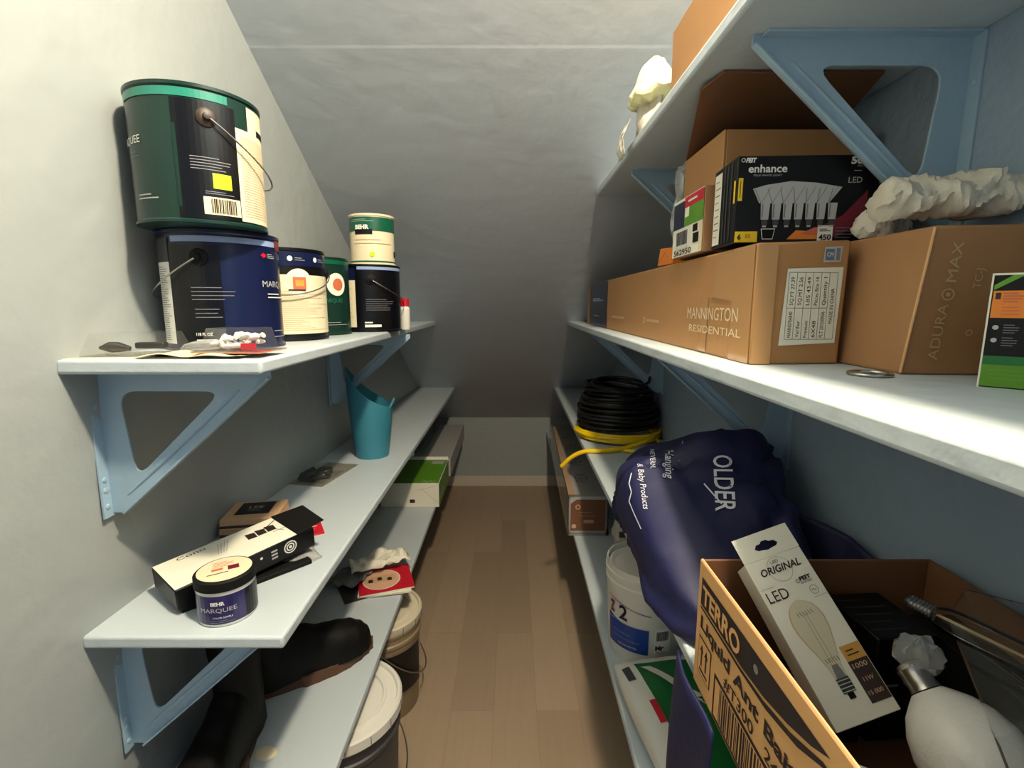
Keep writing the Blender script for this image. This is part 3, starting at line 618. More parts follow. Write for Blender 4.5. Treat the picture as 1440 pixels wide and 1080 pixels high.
# ADURA MAX box
t = thing('long_cardboard_box', 'second long brown box against the right wall with tall faint lettering on its end', 'box', (0, 0, S1))
MX0, MX1, MY0, MY1, MH = .378, .482, .470, 1.66, .137
b = MB(); b.hexa([(MX0-.008,MY0,0),(MX1,MY0-.012,0),(MX1,MY1,0),(MX0,MY1,0),(MX0+.006,MY0-.002,MH),(MX1,MY0-.012,MH),(MX1,MY1,MH),(MX0+.004,MY1,MH)], 'cardboard_b'); b.build('carton', t, bevel=.003)
g = lambda x, y, l=1: Vector((x, MY0-.0012-.012*(x-MX0)/(MX1-MX0)-.0006-.0003*l, y))
b = MB(); b.text(g, 'ADURA', .399, .014, .0090, 'faint', w=.052, rot=86, l=2); b.disc(g, .401, .075, .0055, 'faint', 2, inner=.75); b.disc(g, .401, .075, .002, 'faint', 2); b.text(g, 'MAX', .406, .086, .009, 'faint', w=.036, rot=86, l=2)
b.text(g, 'TC-J', .427, .080, .0068, 'faint', w=.018, rot=86); b.disc(g, .423, .040, .003, 'faint', 2, inner=.7); b.build('end_printing', t)
b = MB(); b.tube([(MX0-.009,MY0-.001,.002),(MX0+.005,MY0-.003,MH-.002)], .0012, 'cardboard_edge', 6); b.build('worn_edge', t)
# washer
t = thing('metal_washer', 'thin metal ring lying in front of the two long boxes', 'ring', (.336, .463, S1+.002))
b = MB(); b.tube([(.0165*math.cos(a), .0165*math.sin(a), 0) for a in [2*math.pi*k/40 for k in range(40)]], .0022, 'steel', 10, closed=True, flat=.8); b.build('ring', t)
# green bulb box
t = thing('bulb_box', 'green and black light bulb box at the right frame edge on the eye-height shelf', 'box', (.379, .401, S1), -45)
b = MB(); b.box(0, .10, 0, .048, 0, .090, 'black'); b.build('carton', t, bevel=.0012)
f = front(-.0004); b = MB(); b.rect(f, .001, .001, .099, .0185, 'olive'); b.rect(f, .001, .0185, .03, .0255, 'kgreen'); b.rect(f, .03, .0185, .099, .0265, 'leaf'); b.rect(f, 0, 0, .0012, .090, 'paper', 2); b.rect(f, 0, .0885, .1, .09, 'paper', 2)
b.rect(f, .002, .0555, .0215, .0765, 'orange', 2); b.poly(f, [(.002,.077),(.002,.081),(.012,.0885),(.019,.0885)], 'leaf', 2)
b.lines(f, .008, .067, .02, .0755, 4, 'stickred', l=3, th=.0012); b.lines(f, .008, .057, .019, .065, 3, 'stickred', l=3, th=.0008, seed=5); b.rect(f, .0035, .070, .0065, .075, 'choc', 3)
for yy in (.048, .038): b.disc(f, .006, yy, .0018, 'lightgrey', 2); b.lines(f, .0105, yy-.005, .02, yy+.003, 4, 'greytext', l=2, th=.0006)
b.disc(f, .034, .034, .010, 'dgrey', 2); b.disc(f, .034, .034, .004, 'lightgrey', 3); b.text(f, 'LED', .024, .078, .006, 'white', bold=.03); b.lines(f, .006, .006, .06, .016, 3, 'leaf', l=2, th=.0012); b.lines(f, .034, .021, .08, .024, 1, 'lime', l=2, th=.0014)
b.build('printed_front', t)
# ---- stack on top of the long box
ZB = S1+BH+.0055
def enh():
    t = thing('bulb_multipack', 'black light bulb multipack with a row of grey reflector bulbs printed on it', 'box', (.258, .600, ZB), -3)
    W, Dp, Hh = .158, .075, .096
    b = MB(); b.box(0, W, 0, Dp, 0, Hh, 'black'); b.build('carton', t, bevel=.001)
    f = front(-.0003); b = MB()
    b.text(f, 'enhance', .0115, .078, .0085, 'white', w=.043, bold=.02, l=3); b.text(f, 'FEIT', .008, .0888, .0048, 'white', w=.012, bold=.05, l=3, shear=.2); b.disc(f, .0052, .0912, .0023, 'white', 3, inner=.7)
    b.text(f, 'TRUE WHITE LIGHT', .017, .0735, .0022, 'lightgrey', w=.032, l=3)
    b.text(f, '50', .124, .086, .0075, 'white', w=.013, bold=.04, l=3); b.text(f, 'WATT', .131, .0825, .0022, 'lightgrey', w=.008, l=3); b.lines(f, .128, .0775, .141, .0795, 1, 'lightgrey', l=3); b.text(f, 'LED', .123, .0655, .0065, 'lightgrey', w=.015, l=3)
    # warm swoosh
    b.poly(f, [(.06,.004),(.11,.004),(.1,.012),(.07,.014)], 'orange', 1); b.poly(f, [(.085,.012),(.115,.006),(.146,.024),(.146,.058),(.12,.030)], 'darkred', 1); b.poly(f, [(.075,.010),(.10,.008),(.112,.020),(.09,.017)], 'stickred', 2)
    # row of bulbs
    b.poly(f, [(.018,.060),(.032,.064),(.060,.068),(.088,.066),(.117,.061),(.104,.044),(.026,.044)], 'lightgrey', 3)
    for k in range(7):
        x = .028+k*.0125; b.poly(f, [(x,.044),(x+.0105,.044),(x+.0095,.026),(x+.001,.026)], 'lightgrey', 3); b.rect(f, x+.0015, .028, x+.003, .043, 'greytext', 4); b.rect(f, x+.002, .020, x+.0085, .026, 'dgrey', 4); b.rect(f, x+.003, .0175, x+.0075, .0195, 'lightgrey', 4)
        b.line(f, x, .044, x-.008+k*.002, .060, .0008, 'grey', 4); b.line(f, x, .044, x+.010, .062, .0006, 'grey', 4)
    b.rect(f, .001, .001, .0265, .013, 'yellow', 2); b.text(f, '6', .004, .004, .0058, 'ink', l=3, bold=.04); b.text(f, '22', .0125, .006, .004, 'ink', w=.006, l=3); b.rect(f, .0015, .047, .0065, .072, 'yellow', 2); b.rect(f, .0035, .05, .0042, .069, 'ink', 3)
    b.poly(f, [(.030,.016),(.046,.016),(.044,.004),(.032,.004)], 'white', 3); b.poly(f, [(.0308,.0152),(.0452,.0152),(.0434,.0048),(.0326,.0048)], 'matte_black', 4)
    b.rect(f, .094, .002, .111, .019, 'white', 3); b.text(f, '450', .0955, .003, .0062, 'ink', w=.014, l=4, bold=.03); b.lines(f, .096, .012, .109, .016, 2, 'ink', l=4, th=.0008); b.lines(f, .114, .004, .138, .018, 4, 'greytext', l=3)
    g = plane((-.0003, Dp, 0), (0,-1,0), (0,0,1))
    b.rect(g, .004, .004, .028, .090, 'paper', 1); b.lines(g, .008, .01, .026, .085, 9, 'ink', l=2, th=.0009)
    for xx in (.036, .046, .058): b.rect(g, xx, .004, xx+.003, .094, 'dgrey', 1)
    b.rect(g, Dp-.006, .045, Dp-.001, .070, 'yellow', 2); b.build('printed_panels', t)
enh()
t = package('bulb_box', 'dark box with printed bar stripes standing right of the black multipack', 'box', (.425, .635, ZB), 0, (.028, .075, .090), 'dgrey')
b = MB(); f = front(-.0378)
for k in range(16): b.rect(f, -.013, .006+k*.005, .006, .008+k*.005, 'lightgrey')
b.build('printed_stripes', t)
# open carton
t = thing('open_carton', 'open brown carton with raised flap behind the black multipack', 'carton', (0, 0, ZB))
ax0, ax1, ay0, ay1, ah, th = .276, .470, .690, .838, .154, .0035
b = MB(); b.box(ax0, ax0+th, ay0, ay1, 0, ah, 'cardboard'); b.box(ax1-th, ax1, ay0, ay1, 0, ah, 'cardboard'); b.box(ax0+th, ax1-th, ay0, ay0+th, 0, ah, 'cardboard'); b.box(ax0+th, ax1-th, ay1-th, ay1, 0, ah, 'cardboard'); b.box(ax0, ax1, ay0, ay1, 0, th, 'cardboard'); b.build('carton', t, bevel=.0012)
b = MB(); p = [(ax0, ay1, ah), (ax1, ay1, ah), (ax1-.012, .690, .200), (ax1-.02, .652, .205), (ax0-.020, .652, .205), (ax0-.034, .690, .200)]
b.add(p + [(x, y, z+th) for x, y, z in p], [(0,5,4,3,2,1), (6,7,8,9,10,11)] + [(i, (i+1) % 6, 6+(i+1) % 6, 6+i) for i in range(6)], 'cardboard_shade'); b.build('back_flap', t, bevel=.001)
t = thing('label_pack', 'product card with red, green and white label on the left of the open carton', 'box', (.254, .688, ZB), 0)
b = MB(); b.box(.001, .017, .0, .125, .0, .085, 'cardboard_b'); b.build('carton', t, bevel=.001)
f = plane((.0006,.125,0), (0,-1,0), (0,0,1)); b = MB(); b.rect(f, .001, .001, .124, .084, 'paper'); b.rect(f, .050, .068, .124, .083, 'red', 2); b.lines(f, .065, .073, .118, .079, 1, 'white', l=3, th=.003); b.rect(f, .002, .042, .050, .080, 'navy', 2); b.rect(f, .050, .042, .124, .068, 'leaf', 2); b.rect(f, .053, .055, .070, .068, 'paper', 3)
b.rect(f, .015, .014, .075, .040, 'white', 3); b.barcode(f, .020, .017, .070, .037, l=4); b.text(f, '562950', .010, .003, .008, 'ink', w=.075, l=3, bold=.02); b.rect(f, .088, .03, .106, .04, 'matte_black', 3); b.rect(f, .112, .001, .124, .04, 'cream', 2); b.rect(f, .09, .015, .112, .028, 'matte_black', 3); b.build('printed_label', t)
t = thing('plastic_wrap', 'crumpled clear plastic film poking out behind the open carton', 'plastic', (.300, .872, ZB))
b = MB(); blob(b, (-.002, .012, .085), (.022, .028, .085), 'film', 4, .5, 18, 3); 
for v in b.v: v.z = max(v.z, .0005)
b.build('film', t, smooth=30)
t = thing('orange_packet', 'small orange folded packet on the long box left of the label pack', 'packet', (.283, .885, S1+BH+.0015), 6)
b = MB(); b.hexa([(-.02,-.03,0),(.02,-.03,0),(.022,.03,0),(-.02,.03,0),(-.017,-.028,.028),(.018,-.026,.024),(.02,.028,.026),(-.018,.026,.031)], 'orange'); b.build('packet', t, bevel=.002)
b = MB(); f = plane((-.0202,.03,.0),(0,-1,0),(.1,0,1)); b.line(f, .01, .006, .03, .022, .001, 'choc', 4); b.line(f, .02, .024, .05, .01, .001, 'stickred', 4); b.build('printed_lines', t)
# crumpled paper on top of second long box
def lump(name, label, cat, loc, rz, L, W, Hh, m, seed, part='sheet', nu=44, nv=12, droop=0):
    t = thing(name, label, cat, loc, rz)
    def f(u, v):
        x = -L/2+L*u; s_ = math.sin(math.pi*u)**.35 if 0 < u < 1 else 0; a = 2*math.pi*v
        k = .9+.35*noise.noise(Vector((u*3+seed, math.cos(a)*1.2, math.sin(a)*1.2)))-.22*abs(noise.noise(Vector((u*14+seed+2*math.cos(a), math.cos(a)*2.5, math.sin(a)*2.5))))-.12*abs(noise.noise(Vector((u*30-3*math.cos(a), seed, math.sin(a)*5))))
        e = .55+.45*s_; j_ = noise.cell_vector(Vector((int(u*nu+.5)*1.7+seed, int((v % 1)*nv*2+.5)*2.3, seed)))-Vector((.5,.5,.5))
        return Vector((x+j_.x*L*.012, W/2*math.cos(a)*e*k+j_.y*.003, max(.0005, Hh/2+Hh/2*math.sin(a)*e*k*1.1+j_.z*.0035+.004*math.sin(u*19+3*math.cos(a)+seed))))
    b = MB(); b.grid(lambda v, u: f(u, v), nv*2, nu, m, closed_u=True, caps=True); b.build(part, t, smooth=50); return t
lump('crumpled_paper_bag', 'crumpled off-white paper bag lying on top of the second long box', 'paper', (.427, .515, S1+MH+.012), -14, .118, .085, .042, 'rag', 2.3)
lump('crumpled_paper', 'small crumpled grey paper under the left end of the white paper bag', 'paper', (.412, .575, S1+MH+.0005), 20, .060, .045, .030, 'rag', 7.7)

# ------------------------------------------------------------------ cable shelf, right
t = thing('coiled_cable', 'thick coil of black cable on the right shelf under eye height', 'cable', (.350, 1.625, S2+.038))
pts = []; turns = 20; N = 44
for k in range(turns*N):
    q = k/(turns*N); tn = q*turns; a = 2*math.pi*k/N; lay = int(tn)
    zz = .006+.132*(lay/turns)+.004*noise.noise(Vector((lay*3.1, math.cos(a), math.sin(a))))
    rr = .128-.042*max(0, (lay/turns-.25))**1.1+.010*noise.noise(Vector((lay*1.7, math.cos(a)*1.2, math.sin(a)*1.2)))-.012*(lay % 2)
    tilt = .010*math.cos(a+lay*.9)
    pts.append((rr*math.cos(a), rr*math.sin(a), zz+tilt*(lay/turns)+.004))
b = MB(); b.tube(pts, .0058, 'cable', 8); b.build('cable_loops', t)
b = MB(); b.tube([(.05,-.085,.135),(.085,-.06,.150),(.10,-.02,.162),(.085,.01,.150)], .005, 'cable', 8); b.build('loose_end', t)
b = MB()
for k, rr in enumerate((.108, .096, .084)): b.tube([(rr*math.cos(a), rr*math.sin(a), .012+.03*k) for a in [2*math.pi*j/40 for j in range(40)]], .0095, 'cable', 8, closed=True)
b.build('inner_loops', t)
t = thing('extension_cord', 'yellow extension cord looped under the black coil, one end dropping off the shelf', 'cord', (0, 0, 0))
pts = []
for k in range(4*40):
    a = 2*math.pi*k/40; q = k/160
    pts.append((.350+(.132-.006*math.sin(k*.11))*math.cos(a), 1.615+(.130+.005*math.cos(k*.07))*math.sin(a), S2+.0065+.024*q+.002*math.sin(a*2)))
b = MB(); b.tube(pts, .0055, 'yellowcord', 8); b.build('cord_loops', t)
def bez(ps, n=24):
    ps = [Vector(p) for p in ps]; out = []
    for i in range(len(ps)-1):
        p0 = ps[max(i-1, 0)]; p1 = ps[i]; p2 = ps[i+1]; p3 = ps[min(i+2, len(ps)-1)]
        for k in range(n):
            s_ = k/n; out.append(.5*((2*p1)+(p2-p0)*s_+(2*p0-5*p1+4*p2-p3)*s_*s_+(3*p1-p0-3*p2+p3)*s_**3))
    out.append(ps[-1]); return out
b = MB(); b.tube(bez([(.45,1.53,S2+.028),(.405,1.46,S2+.024),(.33,1.425,S2+.012),(.26,1.41,S2+.009),(.215,1.42,S2+.004),(.18,1.435,S2-.017),(.150,1.45,S2-.052)], 14), .0065, 'yellowcord', 10); b.build('trailing_end', t)
b = MB(); b.tube(bez([(.30,1.44,S2+.007),(.40,1.40,S2+.007),(.455,1.48,S2+.007),(.46,1.60,S2+.007)], 10), .006, 'yellowcord', 8); b.build('extra_loop', t)
for x, y, l_ in ((.285, 1.94, 'left'), (.350, 1.92, 'right')):
    t = thing('dark_canister', 'small dark canister behind the black cable coil, on its %s' % l_, 'canister', (x, y, S2))
    MB().lathe([(.024,0),(.025,.003),(.025,.045),(.018,.052),(.018,.058)], 'matte_black', 24).build('body', t)
    MB().lathe([(.0255,.018),(.0255,.030)], 'lightgrey' if l_ == 'left' else 'dgrey', 24).build('band', t)

# ------------------------------------------------------------------ blue bag
t = thing('blue_bag', 'dark blue fabric bag with white lettering slumped over the right shelf edge', 'bag', (0, 0, 0))
secs = [(.545,.250,.40,.715,.77),(.60,.214,.415,.690,.815),(.66,.192,.42,.684,.852),(.74,.184,.425,.692,.895),(.80,.182,.435,.700,.935),(.85,.186,.43,.706,.915),(.92,.20,.42,.709,.892),(.98,.228,.41,.709,.875),(1.03,.26,.40,.709,.85),(1.07,.30,.38,.712,.80)]
def bag(u, v):
    q = v*(len(secs)-1); i = min(int(q), len(secs)-2); k = q-i
    s_ = [secs[i][j]+(secs[i+1][j]-secs[i][j])*k for j in range(5)]
    y, xa, xb, za, zb = s_; a = 2*math.pi*u; cx, cz = math.cos(a), math.sin(a)
    px = (xa+xb)/2+(xb-xa)/2*math.copysign(abs(cx)**(.45 if cx > 0 and cz > 0 else .6), cx); pz = (za+zb)/2+(zb-za)/2*math.copysign(abs(cz)**.7, cz)
    if cz > 0: pz += (px-.36)*.30*cz*(1 if px > .36 else .75)
    d = Vector((cx, 0, cz)); P_ = Vector((px, y, pz))
    W_ = P_.x*.55+P_.z*.8; V_ = P_.z*.55-P_.x*.8-.25*P_.y          # folds run down and outwards
    nn = noise.noise(P_*5+Vector((3,1,2)))*.016-.007*math.exp(-(noise.noise(Vector((V_*12+W_*2, W_*3.5, 7)))/.035)**2)
    fo = noise.noise(Vector((V_*13, W_*3, P_.y*3)))
    nn += .014*math.exp(-(fo/.10)**2)-.005
    fo = noise.noise(Vector((P_.y*9+P_.z*7, V_*5, 4)))
    nn -= .014*math.exp(-(fo/.05)**2)*(1 if y < .85 else .4)
    P_ += d*nn
    P_.x = min(P_.x, WR-.004)
    if P_.x > .210: P_.z = max(P_.z, S2+.002)
    return P_
b = MB(); b.grid(bag, 96, 72, 'bagblue', closed_u=True, caps=True)
bvh = BVHTree.FromPolygons([tuple(v) for v in b.v], b.f)
b.build('bag_body', t, smooth=60)
def bproj(o, dirn, u, v, off=.0035):
    o, dirn, u, v = Vector(o), Vector(dirn).normalized(), Vector(u).normalized(), Vector(v).normalized()
    def f(x, y, l=1):
        q = o+u*x+v*y; h, n_, _, _ = bvh.ray_cast(q, dirn)
        return (h-dirn*off) if h else q+dirn*.45
    return f
E0 = Vector((0, 0, CAMZ))
pc, ps = math.cos(R(9.09)), math.sin(R(9.09))
def eye(px, py):
    a = (px-720)/700; c_ = -(py-540)/700
    return Vector((a, pc+ps*c_, -ps+pc*c_)).normalized()
def bagframe(px, py, ang):
    d = eye(px, py); o = E0+d*.45; rgt = d.cross(Vector((0,0,1))).normalized(); up = rgt.cross(d)
    c_, s_ = math.cos(R(ang)), math.sin(R(ang)); return bproj(o, d, rgt*c_+up*s_, -rgt*s_+up*c_)
b = MB(); k = .45/700*1.0
def q(px_): return px_*.76/700
b.text(bagframe(1003, 640, -84), 'OLDER', 0, 0, q(26), 'bagtext', w=q(74), l=1, bold=.01)
b.text(bagframe(935, 632, -86), 'Hanging', 0, 0, q(13), 'bagtext', w=q(42), l=1, shear=.2)
b.text(bagframe(914, 632, -86), 'NEVERM.', 0, 0, q(8), 'bagtext', w=q(28), l=1)
b.text(bagframe(896, 652, -80), '& Baby Products', 0, 0, q(9), 'bagtext', w=q(64), l=1, shear=.2)
mp = bagframe(960, 620, 0); b.line(mp, 0, 0, q(-3), q(-30), q(1.5), 'bagtext'); mp = bagframe(990, 680, 0)
for i in range(4): b.line(mp, q(i*6), q(-i*6), q(i*6+6), q(-i*6-6), q(1.8), 'bagtext')
mp = bagframe(888, 665, 0); pp = [(0,0),(-3,-16),(1,-28),(-2,-42),(6,-58),(16,-76)]
for i in range(5):
    for j in range(3):
        f0, f1 = j/3, (j+1)/3; A_ = pp[i]; B_ = pp[i+1]
        b.line(mp, q(A_[0]+(B_[0]-A_[0])*f0), q(A_[1]+(B_[1]-A_[1])*f0), q(A_[0]+(B_[0]-A_[0])*f1), q(A_[1]+(B_[1]-A_[1])*f1), q(1.4), 'bagtext')
b.build('lettering', t)
sp = bez([(.40,.77,.845),(.42,.71,.835),(.455,.67,.827),(.47,.608,.818),(.476,.54,.80)], 8)
def drape(u, v):
    p = sp[min(int(u*(len(sp)-1)+.5), len(sp)-1)]; f_ = noise.noise(Vector((u*6, v*2, 3)))*.008
    return Vector((min(p.x-.028*v+f_, .483), p.y, max(p.z-(p.z-S2-.004)*v, S2+.004)))
b = MB(); b.grid(drape, 32, 14, 'bagblue'); b.build('strap', t, solid=.004)
b = MB(); b.grid(lambda u, v: Vector((.2055-.004*math.sin(u*5+v*3), .555-.10*u+.01*v, S2+.012-.27*v-.02*u)), 14, 18, 'bagblue'); b.build('hanging_strap', t, solid=.003)

# ------------------------------------------------------------------ ant bait carton and contents
TX0, TX1, TY0, TY1, TZ, TT = .212, .470, .150, .522, .150, .0035
t = thing('ant_bait_carton', 'open brown carton with black ant bait printing, full of light bulbs', 'carton', (0, 0, S2+.0005))
b = MB(); b.box(TX0, TX0+TT, TY0, TY1, 0, TZ, 'ochre'); b.box(TX1-TT, TX1, TY0, TY1, 0, TZ, 'cardboard_shade'); b.box(TX0+TT, TX1-TT, TY0, TY0+TT, 0, TZ, 'cardboard_shade'); b.box(TX0+TT, TX1-TT, TY1-TT, TY1, 0, TZ, 'cardboard_shade'); b.box(TX0, TX1, TY0, TY1, 0, TT, 'cardboard_shade'); b.build('carton', t, bevel=.0012)
f = plane((TX0-.0002, TY1, 0), (0,-1,0), (0,0,1)); b = MB()
b.poly(f, [(.010,.102),(.010,.134),(.235,.134),(.215,.124),(.185,.114),(.150,.106),(.110,.102)], 'ink', 1)
b.poly(f, [(.010,.0975),(.010,.1),(.11,.1),(.15,.103),(.19,.111),(.228,.125),(.238,.125),(.20,.108),(.155,.0985),(.11,.0965)], 'ink', 1)
b.text(f, 'TERRO', .015, .1075, .0205, 'ochre', w=.090, bold=.03, l=3); b.text(f, 'Liquid Ant Baits', .014, .0765, .0145, 'ink', w=.200, bold=.035)
b.rect(f, .012, .022, .046, .066, 'ink', 1); b.rect(f, .0135, .0235, .0445, .0645, 'ochre', 2)
for xx in (.019, .031): b.rect(f, xx+.002, .034, xx+.0055, .052, 'ink', 3); b.poly(f, [(xx-.001,.051),(xx+.0085,.051),(xx+.00375,.060)], 'ink', 3)
b.rect(f, .018, .0275, .040, .0305, 'ink', 3)
b.text(f, '#T300   24/4', .078, .0565, .0125, 'ink', w=.120, bold=.01); b.rect(f, .056, .004, .170, .053, 'ink', 1); b.rect(f, .060, .008, .166, .049, 'ochre', 2); b.barcode(f, .072, .009, .160, .048, 'ink', 3, n=26)
b.disc(f, .135, .12, .004, 'grey', 2); b.build('side_printing', t)
b = MB(); b.tube([(TX0+.0017,TY0,TZ),(TX0+.0017,TY1-.002,TZ)], .0014, 'cardboard_edge', 6); b.build('cut_edge', t)
# LED original box leaning in it
T0 = Vector((.236, .502, .888)); B0 = Vector((.287, .385, .766))
ydir = (B0-T0).normalized(); xd = Vector((1, -.05, .16)); xd = (xd-ydir*xd.dot(ydir)).normalized(); zd = xd.cross(-ydir).normalized()
t = tag(bpy.data.objects.new('led_bulb_box', None), 'tall white and black LED filament bulb box leaning in the ant bait carton', 'box'); COL.objects.link(t)
M = Matrix((( xd.x, -ydir.x, zd.x, T0.x), (xd.y, -ydir.y, zd.y, T0.y), (xd.z, -ydir.z, zd.z, T0.z), (0,0,0,1))); t.matrix_world = M
LW, LL, LD = .062, (B0-T0).length, .032
tabh = .026
b = MB(); b.box(0, LW, -LL, -tabh, -LD, 0, 'paper'); b.build('carton', t, bevel=.0008)
f = plane((0,0,0), (1,0,0), (0,1,0)); tb = MB(); hx = [(.018,-.0155),(.021,-.012),(.026,-.0115),(.028,-.0095),(.034,-.0095),(.036,-.0115),(.041,-.012),(.044,-.0155),(.041,-.018),(.036,-.0185),(.031,-.0195),(.026,-.0185),(.021,-.018)]
n = len(hx); ob = [(0,-.018),(.002,0),(.014,0),(.024,0),(.031,0),(.038,0),(.050,0),(LW-.001,0),(LW,-.014),(LW,-tabh),(.040,-tabh),(.02,-tabh),(0,-tabh)]
# outer ring ordered to match hole ring
ob = [(0,-.014),(.0,-.0),(.020,0),(.027,0),(.034,0),(.042,0),(LW,0),(LW,-.016),(LW,-tabh),(.040,-tabh),(.031,-tabh),(.020,-tabh),(0,-tabh)]
vs = [(x, y, z) for z in (0, -.0006) for ring in (ob, hx) for x, y in ring]
fs = []
for i in range(n): j = (i+1) % n; fs += [(i, n+i, n+j, j), (2*n+i, 2*n+j, 3*n+j, 3*n+i), (n+i, 3*n+i, 3*n+j, n+j), (i, j, 2*n+j, 2*n+i)]
tb.add(vs, fs, 'paper'); tb.build('hang_tab', t)
b = MB(); b.text(f, 'LED', .0255, -.0335, .0030, 'ink', w=.008); b.text(f, 'ORIGINAL', .0105, -.0425, .0070, 'ink', w=.043, bold=.02, shear=.25); b.disc(f, .031, -.040, .0125, 'lightgrey', 1, inner=.96)
b.text(f, 'LED', .004, -.067, .0105, 'ink', w=.022); b.text(f, 'FEIT', .043, -.0565, .0035, 'ink', w=.012, bold=.05); b.text(f, 'ELECTRIC', .043, -.0595, .002, 'ink', w=.012); b.disc(f, .0405, -.056, .0018, 'ink', 2, inner=.7)
b.disc(f, .051, -.0675, .0042, 'ink', 2, inner=.92); b.text(f, '75w', .0485, -.0685, .002, 'ink', w=.005); b.line(f, .002, -.0535, .017, -.0535, .0003, 'grey'); b.line(f, .046, -.074, .060, -.074, .0003, 'grey')
out = []; ys = [-.071,-.074,-.078,-.084,-.091,-.100,-.112,-.124,-.134,-.141]; ws = [.001,.0075,.0125,.0155,.0168,.0160,.0125,.0085,.0062,.006]
cx = .029
def bulbpoly(sc, m, l): b.poly(f, [(cx-w_*sc, y_) for y_, w_ in zip(ys, ws)] + [(cx+w_*sc, y_) for y_, w_ in reversed(list(zip(ys, ws)))], m, l)
bulbpoly(1, 'goldprint', 2); bulbpoly(.93, 'glassprint', 3)
for dx_ in (-.007, -.004, -.0012, .0015, .0045, .0075): b.line(f, cx+dx_, -.082, cx+dx_+.0012, -.086, .0005, 'ink', 4); b.line(f, cx+dx_*.8, -.124, cx+dx_*.8+.001, -.128, .0005, 'ink', 4)
for dx_ in (-.0015, .0015): b.line(f, cx+dx_, -.085, cx+dx_*1.4, -.135, .0004, 'filament', 4)
b.poly(f, [(cx-.003,-.130),(cx+.003,-.130),(cx+.0045,-.141),(cx-.0045,-.141)], 'grey', 4)
b.rect(f, cx-.0062, -.153, cx+.0062, -.141, 'darksteel', 3); b.rect(f, cx-.003, -.158, cx+.003, -.153, 'matte_black', 3)
for k_ in range(4): b.rect(f, cx-.0066, -.1425-.003*k_-.0008, cx+.0066, -.1425-.003*k_, 'lightgrey', 4)
b.rect(f, .0415, -.132, .0608, -.119, 'amber', 2); b.rect(f, .0415, -.166, .0608, -.132, 'choc', 2); b.lines(f, .045, -.129, .057, -.122, 2, 'ink', l=3, th=.001); b.text(f, '1000', .0435, -.1385, .0042, 'skinprint', w=.014, l=3); b.text(f, '11W', .046, -.1495, .0038, 'skinprint', w=.010, l=3); b.text(f, '15 000', .0435, -.160, .0035, 'skinprint', w=.014, l=3)
sd = plane((LW+.0002,0,0), (0,0,-1), (0,1,0)); b.rect(sd, .001, -LL+.001, LD-.001, -tabh-.001, 'choc', 1)
b.build('printed_panels', t)
# black packs inside
def inner(name, label, cat, loc, rot, size, m):
    t = thing(name, label, cat, loc, rot=tuple(R(a) for a in rot)); L, W, H_ = size
    MB().box(-L/2, L/2, -W/2, W/2, 0, H_, m).build('carton', t, bevel=.0015); return t
ZC = S2+.0045
t = inner('black_bulb_box', 'black bulb box lying beneath the LED box in the ant bait carton', 'box', (.286, .462, ZC+.003), (2, 0, 4), (.105, .075, .035), 'black')
b = MB(); f = top(.035)
for k_ in range(3): b.line(f, -.02+k_*.016, .03, .0+k_*.016, .005, .002, 'dgrey', 1)
b.lines(f, -.03, .005, .03, .03, 4, 'greytext', l=2, th=.0012); b.build('printed_lines', t)
t = inner('black_bulb_box', 'dark box standing on edge along the inside right of the ant bait carton', 'box', (.442, .40, ZC+.001), (0, 0, 90), (.16, .045, .105), 'matte_black')
b = MB(); f = top(.105); b.line(f, -.06, .0, .04, .005, .002, 'dgrey'); b.lines(f, -.06, -.015, .0, .012, 3, 'greytext', l=1, th=.001); b.build('printed_lines', t)
t = inner('black_bulb_box', 'black box at the bottom of the ant bait carton below the white bulb', 'box', (.345, .270, ZC+.001), (0, 0, -6), (.20, .19, .010), 'matte_black')
t = inner('black_bulb_box', 'black box with grey print standing between the LED box and the tubular bulb', 'box', (.378, .470, ZC+.001), (0, 0, 4), (.062, .075, .112), 'black')
b = MB(); f = top(.112); b.lines(f, -.026, -.03, .02, .03, 5, 'dgrey', l=1, th=.0014); g = front(-.0377); b.line(g, -.02, .09, .01, .06, .001, 'dgrey'); b.rect(g, -.025, .06, -.005, .063, 'greytext'); b.line(g, .0, .05, .02, .02, .002, 'choc'); b.build('printed_lines', t)
# tubular bulb
t = thing('tube_bulb', 'clear tubular filament bulb with threaded metal base, lying at the carton right side', 'light bulb', (0,0,0))
A_ = Vector((.388, .446, .853)); B_ = Vector((.463, .320, .842)); d_ = (B_-A_).normalized(); rot_ = d_.to_track_quat('Z', 'Y').to_matrix().to_4x4(); M = Matrix.Translation(A_) @ rot_
b = MB(); prof = [(.003,-.004),(.006,-.002)]
for k_ in range(7): prof += [(.0078, .001+k_*.0028), (.0066, .0024+k_*.0028)]
b.lathe(prof, 'steel', 24, M=M); b.build('metal_base', t)
b = MB(); b.lathe([(.0078,.020),(.012,.028),(.0125,.036),(.0125,.130),(.010,.140),(.003,.146)], 'glass', 28, M=M); b.build('glass_tube', t)
b = MB(); b.tube([M @ Vector((.003,0,.022)), M @ Vector((.003,0,.13))], .0007, 'goldprint', 6); b.tube([M @ Vector((-.003,.002,.022)), M @ Vector((-.003,.002,.13))], .0007, 'goldprint', 6); b.build('filament', t)
t = thing('clear_clamshell', 'clear plastic clamshell around the tubular bulb and over the carton right side', 'plastic packaging', (.418, .360, ZC+.112), rot=(R(4), R(3), R(-30)))
b = MB(); b.hexa([(-.035,-.10,.0),(.035,-.10,.0),(.035,.09,.0),(-.035,.09,.0),(-.028,-.09,.040),(.028,-.09,.040),(.028,.085,.040),(-.028,.085,.040)], 'clear'); b.build('plastic_shell', t, bevel=.004)
